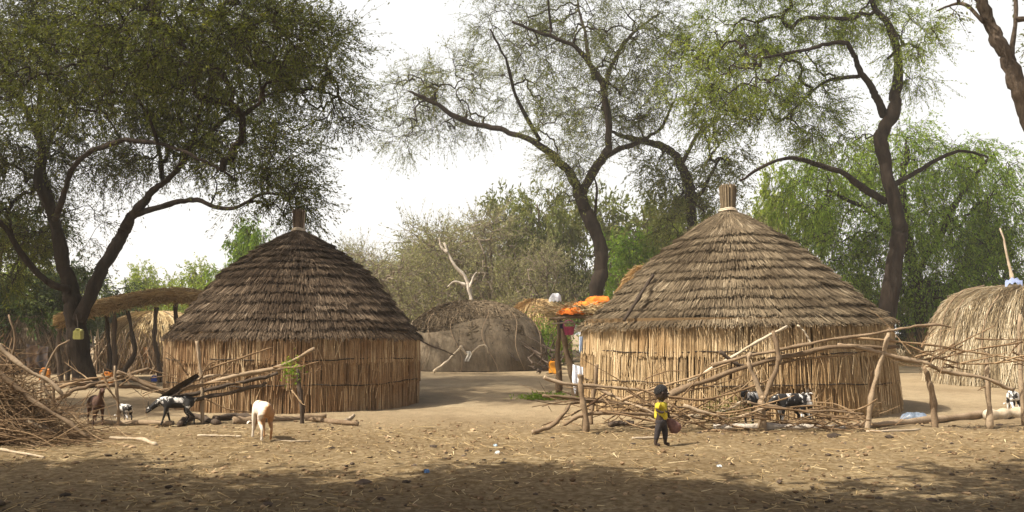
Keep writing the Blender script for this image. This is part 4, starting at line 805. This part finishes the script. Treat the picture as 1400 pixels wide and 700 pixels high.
def goat(loc, rz, sc, head, mat, label, lie=False, stride=.05, tail=.5, horns=True, headmat=None):
    """head: list of 4 points neck-base..muzzle offsets in body frame (x forward, z up), body length ~.6 m"""
    root = thing('goat', loc, label, 'goat', 'goats in the yard'); root.rotation_euler = (0, 0, rz); root.scale = (sc * .88, sc * .88, sc)
    V = []; E = []; Rr = []
    def ch(pts, rad, start=None):
        prev = start
        for p, r in zip(pts, rad):
            V.append(p); Rr.append(r)
            if prev is not None: E.append((prev, len(V) - 1))
            prev = len(V) - 1
        return prev
    h = .42
    ch([(0, 0, h), (.12, 0, h), (.22, 0, h + .01), (.29, 0, h + .03)], [(.09, .115), (.085, .112), (.08, .11), (.068, .09)])
    nb = 3
    ch([head[0], head[1]], [(.06, .072), (.045, .055)], nb); hd = len(V) - 1
    ch([head[2]], [(.047, .052)], hd); h2 = len(V) - 1; ch([head[3]], [(.026, .028)], h2)
    ch([(-.12, 0, h), (-.22, 0, h + .015), (-.29, 0, h + .02)], [(.09, .118), (.085, .11), (.06, .08)], 0); rp = len(V) - 1; hip = rp - 1
    ch([(-.335, 0, h + .06), (-.36, 0, h + .03 + .07 * tail)], [.026, .016], rp)
    for sgn, dx in ((1, stride), (-1, -stride)):
        ch([(.21, .07 * sgn, h - .08), (.21 + dx * .3, .075 * sgn, .215), (.21 + dx * .7, .075 * sgn, .10), (.215 + dx, .075 * sgn, .02)], [.05, .026, .018, .022], 2)
        ch([(-.20, .075 * sgn, h - .07), (-.16 - dx * .3, .08 * sgn, .265), (-.275 - dx * .6, .08 * sgn, .165), (-.255 - dx * .8, .08 * sgn, .085), (-.245 - dx, .08 * sgn, .02)], [.068, .042, .021, .017, .022], hip)
    body = skin_mesh(V, E, Rr, 2); ms = [body]
    hv = Vector(head[2]); mz = Vector(head[3]); f = (mz - hv).normalized()
    ob = addpart('body', merge(ms), mat, root)
    up = Vector((-f.z, 0, f.x)) if abs(f.x) > .05 else Vector((1, 0, 0))
    if up.z < 0 and abs(f.z) < .9: up = -up
    for sgn in (1, -1):
        base = hv - f * .02 + Vector((0, .04 * sgn, 0)) + up * .015
        e = skin_mesh([base, base + Vector((0, .05 * sgn, 0)) - f * .01, base + Vector((0, .085 * sgn, 0)) - up * .045 + f * .01], [(0, 1), (1, 2)], [(.014, .010), (.028, .010), (.012, .006)], 2)
        addpart('ear', e, headmat or mat, root)
        addpart('eye', blob(hv + f * .025 + up * .02 + Vector((0, .04 * sgn, 0)), (.009, .006, .009), 1), eye_m, root)
        if horns:
            b = hv - f * .015 + up * .04 + Vector((0, .018 * sgn, 0))
            addpart('horn', skin_mesh([b, b + up * .05 - f * .02, b + up * .08 - f * .06 + Vector((0, .02 * sgn, 0))], [(0, 1), (1, 2)], [.012, .010, .005], 1), horn_m, root)
    return root
UP = [(.36, 0, .52), (.40, 0, .60), (.455, 0, .645), (.545, 0, .60)]
DOWN = [(.36, 0, .40), (.42, 0, .28), (.46, 0, .19), (.49, 0, .09)]
LOW = [(.37, 0, .43), (.46, 0, .36), (.53, 0, .31), (.61, 0, .24)]
black, white = (.014, .012, .011), (.78, .76, .72)
gb = patchmat('goat_brown', (.075, .030, .015), (.035, .018, .012), 3, .45, .7); bw1 = patchmat('goat_pied', black, white, 8, .57, .62, (3, 1, 0)); bw2 = patchmat('goat_pied_light', black, white, 9, .47, .53, (7, 2, 4))
bw3 = patchmat('goat_pied_black', black, white, 7, .57, .63, (1, 5, 2)); tanm = patchmat('goat_tan', (.74, .66, .55), (.40, .21, .09), 4, .43, .53, (2.2, .3, 1.4), side=1.6)
goat(G(130, 580), -.9, .98, UP, gb, 'dark brown goat standing side on under the left fence', horns=False)
goat(G(171, 577), 2.45, .66, DOWN, bw2, 'small black and white kid nibbling beside the brown goat', horns=False)
goat(G(242, 581), 3.45, .95, LOW, bw3, 'black and white goat stretching its dark head down by the bark slab', stride=.09, headmat=bw3)
goat(G(358, 602), 2.1, 1.08, DOWN, tanm, 'white and tan goat grazing with its rump towards us', horns=False, tail=.3)
goat(A(1030, 575, 15.1) * np.array([1, 1, 0]), 4.1, 1.1, [(.36, 0, .48), (.40, 0, .52), (.45, 0, .53), (.53, 0, .47)], bw3, 'mostly black goat behind the forked fence post', headmat=bw2)
goat(A(1082, 577, 15.0) * np.array([1, 1, 0]), 3.5, 1.05, LOW, bw1, 'pied goat grazing right of the forked fence post', stride=.07)
goat(A(1103, 572, 15.5) * np.array([1, 1, 0]), 1.2, .95, [(.34, 0, .44), (.39, 0, .50), (.43, 0, .5), (.5, 0, .44)], bw2, 'paler goat partly hidden behind the grazing pied goat')
goat(G(1386, 566), 1.3, .85, DOWN, bw2, 'spotted goat near the right edge behind the stout log', horns=False)

# child: local frame x right in the photo, y away from us, z up; facing right
cl_ = G(904, 609); child = thing('person', cl_, 'small child in yellow shirt and dark trousers walking with a cloth bag', 'person')
skin_c = patchmat('dark_skin', (.03, .016, .010), (.045, .024, .015), 4, .3, .7, dirt=.1)
V = [(0, 0, .40), (0, 0, .47), (.003, 0, .555), (.006, 0, .60), (.012, 0, .635), (.02, 0, .675), (.025, 0, .745), (.018, 0, .80)]
E = [(i, i + 1) for i in range(7)]; Rr = [(.075, .062), (.075, .062), (.074, .056), (.055, .045), (.033, .033), (.05, .055), (.082, .09), (.058, .066)]
def add(pts, rad, start):
    prev = start
    for p, r in zip(pts, rad):
        V.append(p); Rr.append(r); E.append((prev, len(V) - 1)); prev = len(V) - 1
    return prev
# near (right) arm: elbow back, forearm across the belly; far (left) arm hangs forward with the bag
add([(-.045, -.085, .585), (-.075, -.105, .50), (.0, -.125, .475), (.03, -.125, .485)], [.030, .024, .019, .020], 2)
add([(.05, .075, .585), (.095, .09, .50), (.125, .06, .41), (.135, .055, .375)], [.030, .023, .018, .020], 2)
add([(-.03, -.045, .33), (-.055, -.045, .20), (-.085, -.045, .055), (-.085, -.045, .03), (-.02, -.055, .018)], [(.055, .055), .042, .027, .028, .022], 0)
add([(.035, .045, .33), (.065, .045, .19), (.065, .045, .055), (.065, .045, .03), (.13, .035, .018)], [(.055, .055), .042, .027, .028, .022], 0)
def hand(c, d, side):
    out = []; c = Vector(c); d = Vector(d).normalized(); s_ = Vector(side).normalized()
    for k, (o, l) in enumerate(((-.013, .026), (-.0045, .031), (.0045, .029), (.013, .022))):
        b = c + s_ * o; out.append(skin_mesh([b, b + d * l * .7, b + d * l * 1.1 + Vector((0, 0, -.012))], [(0, 1), (1, 2)], [.0052, .0048, .004], 1))
    b = c + s_ * .014 - d * .012; out.append(skin_mesh([b, b + s_ * .012 + d * .008, b + s_ * .014 + d * .022], [(0, 1), (1, 2)], [.0058, .0052, .0045], 1)); return out
head_b = blob((.015, 0, .738), (.094, .088, .110), 3)
nose = blob((.108, -.03, .728), (.016, .014, .014)); lips = blob((.098, -.028, .692), (.014, .022, .010)); ears = [blob((.02, sy, .738), (.018, .012, .024)) for sy in (-.09, .09)]
body = merge([skin_mesh(V, E, Rr, 2)] + hand((.04, -.125, .488), (1, .1, .1), (0, .3, 1)) + hand((.137, .055, .365), (.1, 0, -1), (1, 0, 0)) + [head_b, nose, lips] + ears)
addpart('body', body, skin_c, child)
hm = blob((.008, 0, .755), (.098, .096, .101), 4)
bm = bmesh.new(); bm.from_mesh(hm)
bmesh.ops.delete(bm, geom=[v for v in bm.verts if v.co.z < .71 + max(0, v.co.x + .06) * .62], context='VERTS')
for v in bm.verts: v.co += Vector(rng.normal(0, .002, 3))
bm.to_mesh(hm); bm.free(); addpart('hair', hm, plastic('hair', (.008, .007, .007), .95), child)
for sy in (-.05, .012):
    addpart('eye', blob((.091 if sy < 0 else .101, sy - .012, .747), (.008, .011, .006), 2), plastic('eye_white', (.5, .48, .45), .3), child)
Vs = [(0, 0, .345), (0, 0, .43), (.002, 0, .50), (.004, 0, .565), (.006, 0, .605)]; Es = [(0, 1), (1, 2), (2, 3), (3, 4)]; Rs = [(.108, .095), (.102, .09), (.096, .082), (.084, .07), (.05, .045)]
for pts in ([(-.05, -.09, .57), (-.072, -.105, .515)], [(.055, .08, .57), (.088, .09, .515)]):
    Vs.append(pts[0]); Rs.append(.048); Es.append((3, len(Vs) - 1)); Vs.append(pts[1]); Rs.append(.043); Es.append((len(Vs) - 2, len(Vs) - 1))
addpart('shirt', skin_mesh(Vs, Es, Rs, 2), clothmat('yellow_shirt', (.62, .50, .035), (.42, .32, .02), 14), child)
Vs = [(0, 0, .395), (0, 0, .345), (-.03, -.045, .31), (-.055, -.045, .20), (-.082, -.045, .075), (.035, .045, .31), (.065, .045, .19), (.066, .045, .075)]
addpart('trousers', skin_mesh(Vs, [(0, 1), (1, 2), (2, 3), (3, 4), (1, 5), (5, 6), (6, 7)], [(.088, .08), (.088, .08), .058, .046, .034, .058, .046, .034], 2), clothmat('dark_trousers', (.035, .03, .032), (.022, .018, .02), 20), child)
# cloth bag held in the hand
bl = cl_ + np.array([.20, .055, .25]); bag = thing('bag', bl, 'dusty reddish brown cloth bag in the hand of the child', 'bag')
P = []
for e in np.linspace(0, 1, 10):
    row = []
    for j in range(20):
        a = 2 * math.pi * j / 20; r = (.085 * math.sin(.25 + 2.6 * e) ** .7 + .008) * (1 + .12 * math.sin(3 * a + 5 * e)); row.append(bl + np.array([r * math.cos(a) - .06 * e ** 3, r * .6 * math.sin(a), -.08 + .20 * e]))
    P.append(row)
mb = MB(); mb.grid(np.array(P), .5, True); bagm = clothmat('bag_cloth', (.20, .10, .085), (.11, .055, .05), 14); mb.build('body', bagm, bag, True)
mb = MB(); mb.tube(smooth_path([bl + (-.05, 0, .10), bl + (-.055, 0, .125), bl + (-.065, 0, .135)], 4), .010, 6); mb.build('handle', bagm, bag, True)

# ------------------------------------------------------------------ small things on the ground
cloth_lump('plastic_bag', G(1250, 573), .24, .16, .12, clothmat('grey_blue_plastic', (.20, .24, .31), (.10, .13, .17), 9, .4), 'crumpled grey blue plastic bag behind the long brown log', 'plastic bag', 4)
for i, (x, y, c_, lab) in enumerate([(677, 612, (.5, .65, .75), 'pale blue plastic scrap on bare earth right of centre'), (583, 648, (.15, .3, .6), 'tiny deep blue plastic scrap at the shade edge'), (983, 640, (.7, .75, .78), 'white plastic scrap in the shade in front of the child'), (680, 622, (.75, .75, .72), 'off white scrap just below the pale blue one')]):
    cloth_lump('litter', G(x, y), .03, .025, .018, clothmat('litter%d' % i, c_), lab, 'litter', i)
g0 = G(742, 546); mb = MB(); m = 700; P = np.stack([g0[0] + rng.normal(0, .32, m), g0[1] + rng.normal(0, .25, m), np.abs(rng.normal(.04, .05, m))], 1); u_ = nrm(rng.normal(size=(m, 3)) * np.array([1, 1, .5])); w_ = nrm(np.cross(u_, rng.normal(size=(m, 3))))
mb.quads(np.stack([P, P + u_ * .05 + w_ * .015, P + u_ * .1, P + u_ * .05 - w_ * .015], 1), rng.uniform(.2, .8, m)); tag(mb.build('cut_leaves', M['leaf_green'], None, False, g0), 'small heap of cut green leaves on the sand left of the right fence', 'cut leaves', None, 'stuff')
g0 = G(748, 470) if False else np.array([A(745, 490, 41)[0], 41., 0])
mb = MB(); m = 3000; P = g0 + np.stack([rng.normal(0, .6, m), rng.normal(0, .5, m), np.abs(rng.normal(.9, .7, m))], 1); u_ = nrm(rng.normal(size=(m, 3))); w_ = nrm(np.cross(u_, rng.normal(size=(m, 3))))
mb.quads(np.stack([P, P + u_ * .06 + w_ * .03, P + u_ * .12, P + u_ * .06 - w_ * .03], 1), rng.uniform(0, .8, m)); mb.prisms(np.repeat(g0[None], 30, 0), g0 + np.stack([rng.normal(0, .5, 30), rng.normal(0, .4, 30), rng.uniform(.8, 2, 30)], 1), .02, .006, .1, 3)
tag(mb.build('shrub', M['leaf_green'], None, False, g0), 'green shrub between the straw mound and the raised platform', 'shrub')
g0 = np.array([A(752, 503, 33.5)[0], 33.5, 0]); mb = MB()
for k in range(40):
    p = g0 + np.array([rng.normal(0, .5), rng.normal(0, .3), rng.uniform(0, .9)]); d = np.array([rng.normal(0, .5), rng.normal(0, .3), rng.normal(.3, .3)]); crooked(mb, [p, p + d * .5, p + d], .035, .015, 3, 1)
tag(mb.build('wood_stack', M['stick_dark'], None, False, g0), 'dark jumble of firewood beside the right side of the dome', 'firewood', None, 'stuff')

# ------------------------------------------------------------------ ground
def graded(lo, hi, fine0, fine1, step, growth=1.18):
    c = list(np.arange(fine0, fine1 + 1e-6, step)); s_ = step
    while c[-1] < hi: s_ *= growth; c.append(c[-1] + s_)
    s_ = step
    while c[0] > lo: s_ *= growth; c.insert(0, c[0] - s_)
    return np.array(c)
xs = graded(-300, 300, -10, 10, .09); ys = graded(-60, 300, 6.5, 19, .09)
XX, YY = np.meshgrid(xs, ys, indexing='xy')
def vnoise(x, y, s, seed):
    r = np.random.default_rng(seed); T_ = r.uniform(-1, 1, (256, 256)); x = x * s; y = y * s; xi = np.floor(x).astype(int); yi = np.floor(y).astype(int); fx = x - xi; fy = y - yi; fx = fx * fx * (3 - 2 * fx); fy = fy * fy * (3 - 2 * fy)
    g = lambda a, b: T_[a % 256, b % 256]
    return (g(xi, yi) * (1 - fx) + g(xi + 1, yi) * fx) * (1 - fy) + (g(xi, yi + 1) * (1 - fx) + g(xi + 1, yi + 1) * fx) * fy
near = np.clip((24 - YY) / 8, 0, 1) * np.clip((16 - np.abs(XX)) / 6, 0, 1)
ZZ = gz(XX, YY) + near * (.016 * vnoise(XX, YY, 2.3, 1) + .012 * vnoise(XX, YY, 5.1, 2) + .008 * vnoise(XX, YY, 9.7, 3))
mb = MB(); mb.grid(np.stack([XX, YY, ZZ], -1)[:, :, :])
m, nt, b, out = newmat('earth'); tc = nt.nodes.new('ShaderNodeTexCoord'); gv = tc.outputs['Object']
n1 = noise(nt, .35, 6, .6, vec=gv); n2 = noise(nt, 4, 8, .7, vec=gv); n3 = noise(nt, 38, 5, .7, vec=gv); n4 = noise(nt, 12, 3, .5, vec=gv)
sand = ramp(nt, [(.3, (.225, .17, .102)), (.55, (.305, .24, .15)), (.75, (.39, .318, .207))], n1.outputs[0]).outputs[0]
sand = mix(nt, sand, ramp(nt, [(.3, (.72, .68, .63)), (.5, (.97, .95, .93)), (.7, (1.12, 1.10, 1.07))], n2.outputs[0]).outputs[0], .85, 'MULTIPLY')
sand = mix(nt, sand, ramp(nt, [(.3, (.5, .47, .43)), (.52, (1, 1, 1)), (.72, (1.3, 1.28, 1.22))], n3.outputs[0]).outputs[0], .7, 'MULTIPLY')
# smooth swept sand further back, trampled dung-stained yard near
sep = nt.nodes.new('ShaderNodeSeparateXYZ'); nt.links.new(gv, sep.inputs[0]); mr = nt.nodes.new('ShaderNodeMapRange'); mr.inputs[1].default_value = 17; mr.inputs[2].default_value = 14; nt.links.new(sep.outputs[1], mr.inputs[0])
dirt = ramp(nt, [(.40, (.55, .49, .38)), (.62, (.92, .9, .84))], n4.outputs[0]).outputs[0]
sand = mix(nt, sand, mix(nt, sand, dirt, 1.0, 'MULTIPLY'), mr.outputs[0])
nt.links.new(sand, b.inputs['Base Color']); b.inputs['Roughness'].default_value = .95; b.inputs['Specular IOR Level'].default_value = .15
hmix = nt.nodes.new('ShaderNodeMath'); hmix.operation = 'ADD'; nt.links.new(n2.outputs[0], hmix.inputs[0]); nt.links.new(n3.outputs[0], hmix.inputs[1]); bump(nt, b, hmix.outputs[0], .8, .03)
M['earth'] = m
tag(mb.build('ground', m, None, True), 'bare trampled sandy earth', 'ground', None, 'structure')
# straw litter and dung
def field(n, ymin, ymax, spread=1.0):
    y = ymin + (ymax - ymin) * rng.uniform(0, 1, n) ** 1.2; x = rng.uniform(-.66, .66, n) * y * spread; return x, y, gz(x, y) + .006
mb = MB(); m_ = 4200; x, y, z = field(m_, 7, 15.5); dens_ = np.clip(.25 + .9 * vnoise(x, y, .8, 11) * (.6 + .6 * vnoise(x, y, 2.2, 12)) + .35 * (x < 1) + .3 * ((y > 11.5) & (y < 14.5)), .05, 1); k = rng.uniform(size=m_) < dens_; x, y, z = x[k], y[k], z[k] + .012; m_ = len(x)
a = rng.uniform(0, 6.28, m_); l = rng.exponential(.03, m_) + .012; d = np.stack([np.cos(a) * l, np.sin(a) * l, rng.normal(0, .012, m_)], 1); P = np.stack([x, y, z], 1)
mb.prisms(P - d, P + d, rng.uniform(.0025, .006, m_), .003, np.clip(rng.normal(.65, .25, m_), 0, 1), 3); tag(mb.build('straw_litter', M['straw'], None), 'scattered bits of straw on the yard', 'straw', None, 'stuff')
mb = MB(); m_ = 1700; x, y, z = field(m_, 7, 15.5); k = rng.uniform(size=m_) < np.clip(.4 + .6 * vnoise(x, y, .7, 21) + .3 * (x > 2), .05, 1); x, y, z = x[k], y[k], z[k]; sz = rng.exponential(.009, len(x)) + .006
ico = bmesh.new(); bmesh.ops.create_icosphere(ico, subdivisions=1, radius=1); iv = np.array([v.co[:] for v in ico.verts]); if_ = np.array([[v.index for v in f_.verts] for f_ in ico.faces]); ico.free()
Vv = iv[None] * (sz[:, None, None] * rng.uniform(.7, 1.3, (len(x), len(iv), 1))) * np.array([1.3, 1.1, .6]) + np.stack([x, y, z], 1)[:, None]
o_ = mb.addv(Vv); mb.T.append((o_ + np.arange(len(x))[:, None, None] * len(iv) + if_[None]).reshape(-1, 3)); mb.rt.append(np.repeat(rng.uniform(.1, .9, len(x)), len(if_)))
tag(mb.build('dung', M['stick_dark'], None), 'dark crumbs of dung and clods on the yard', 'dung', None, 'stuff')
mb = MB(); m_ = 5000; x, y, z = field(m_, 7, 16); sz = rng.exponential(.006, m_) + .005
Vv = iv[None] * (sz[:, None, None] * rng.uniform(.7, 1.3, (m_, len(iv), 1))) * np.array([1.2, 1.1, .7]) + np.stack([x, y, z], 1)[:, None]
o_ = mb.addv(Vv); mb.T.append((o_ + np.arange(m_)[:, None, None] * len(iv) + if_[None]).reshape(-1, 3)); mb.rt.append(np.repeat(rng.uniform(.2, 1, m_), len(if_)))
tag(mb.build('clods', M['twig'], None), 'small crumbled clods of earth on the yard', 'clods', None, 'stuff')

# ------------------------------------------------------------------ haze
HAZE = .0011
bm = bmesh.new(); bmesh.ops.create_cube(bm, size=1)
for v in bm.verts: v.co = Vector((v.co.x * 900, 170 + v.co.y * 560, 9.5 + v.co.z * 21))
me = bpy.data.meshes.new('haze'); bm.to_mesh(me); bm.free(); hz = bpy.data.objects.new('haze', me); COL.objects.link(hz); tag(hz, 'pale dusty air over the village', 'haze', None, 'stuff')
m = bpy.data.materials.new('haze'); m.use_nodes = True; nt = m.node_tree; nt.nodes.clear(); out = nt.nodes.new('ShaderNodeOutputMaterial'); pv = nt.nodes.new('ShaderNodeVolumePrincipled')
pv.inputs['Color'].default_value = (.95, .93, .88, 1); pv.inputs['Density'].default_value = HAZE; pv.inputs['Anisotropy'].default_value = .2; nt.links.new(pv.outputs[0], out.inputs['Volume']); me.materials.append(m)
if HAZE <= 0: bpy.data.objects.remove(hz)

# ------------------------------------------------------------------ light
EL = 52; hx, hy = -.90, -.44; hl = math.hypot(hx, hy)
w = bpy.data.worlds.new('World'); SC.world = w; w.use_nodes = True; nt = w.node_tree; bg = nt.nodes['Background']; sk = nt.nodes.new('ShaderNodeTexSky'); sk.sky_type = 'NISHITA'; sk.sun_disc = False
sk.sun_elevation = R(EL); sk.sun_rotation = math.atan2(hx, hy) % (2 * math.pi); sk.air_density = 1.0; sk.dust_density = 8.0; sk.ozone_density = .6; sk.altitude = 0
# dusty white veil: the lower sky is bleached by dust, thinning towards the zenith
wt = nt.nodes.new('ShaderNodeTexCoord'); wsep = nt.nodes.new('ShaderNodeSeparateXYZ'); nt.links.new(wt.outputs['Generated'], wsep.inputs[0])
veil = ramp(nt, [(0, (.97,) * 3), (.37, (.9,) * 3), (.52, (.04,) * 3), (1, (0,) * 3)], wsep.outputs[2])
nt.links.new(mix(nt, sk.outputs[0], (7.6, 7.55, 7.4), veil.outputs[0]), bg.inputs[0]); bg.inputs[1].default_value = .095
sl = bpy.data.lights.new('sun', 'SUN'); sl.energy = 5.0; sl.angle = R(.53); sl.color = (1, .93, .80); so = bpy.data.objects.new('sun', sl); COL.objects.link(so)
tos = Vector((hx / hl * math.cos(R(EL)), hy / hl * math.cos(R(EL)), math.sin(R(EL)))); so.rotation_euler = tos.to_track_quat('Z', 'Y').to_euler(); so.location = (0, 0, 30)
vs = SC.view_settings; vs.view_transform = 'Standard'; vs.look = 'None'; vs.exposure = .68; vs.gamma = 1
cy = SC.cycles; cy.max_bounces = 8; cy.diffuse_bounces = 3; cy.transmission_bounces = 4; cy.transparent_max_bounces = 8; cy.volume_bounces = 1; cy.use_denoising = True; cy.sample_clamp_indirect = 6
for o in bpy.data.objects:
    if 'org' in o: del o['org']
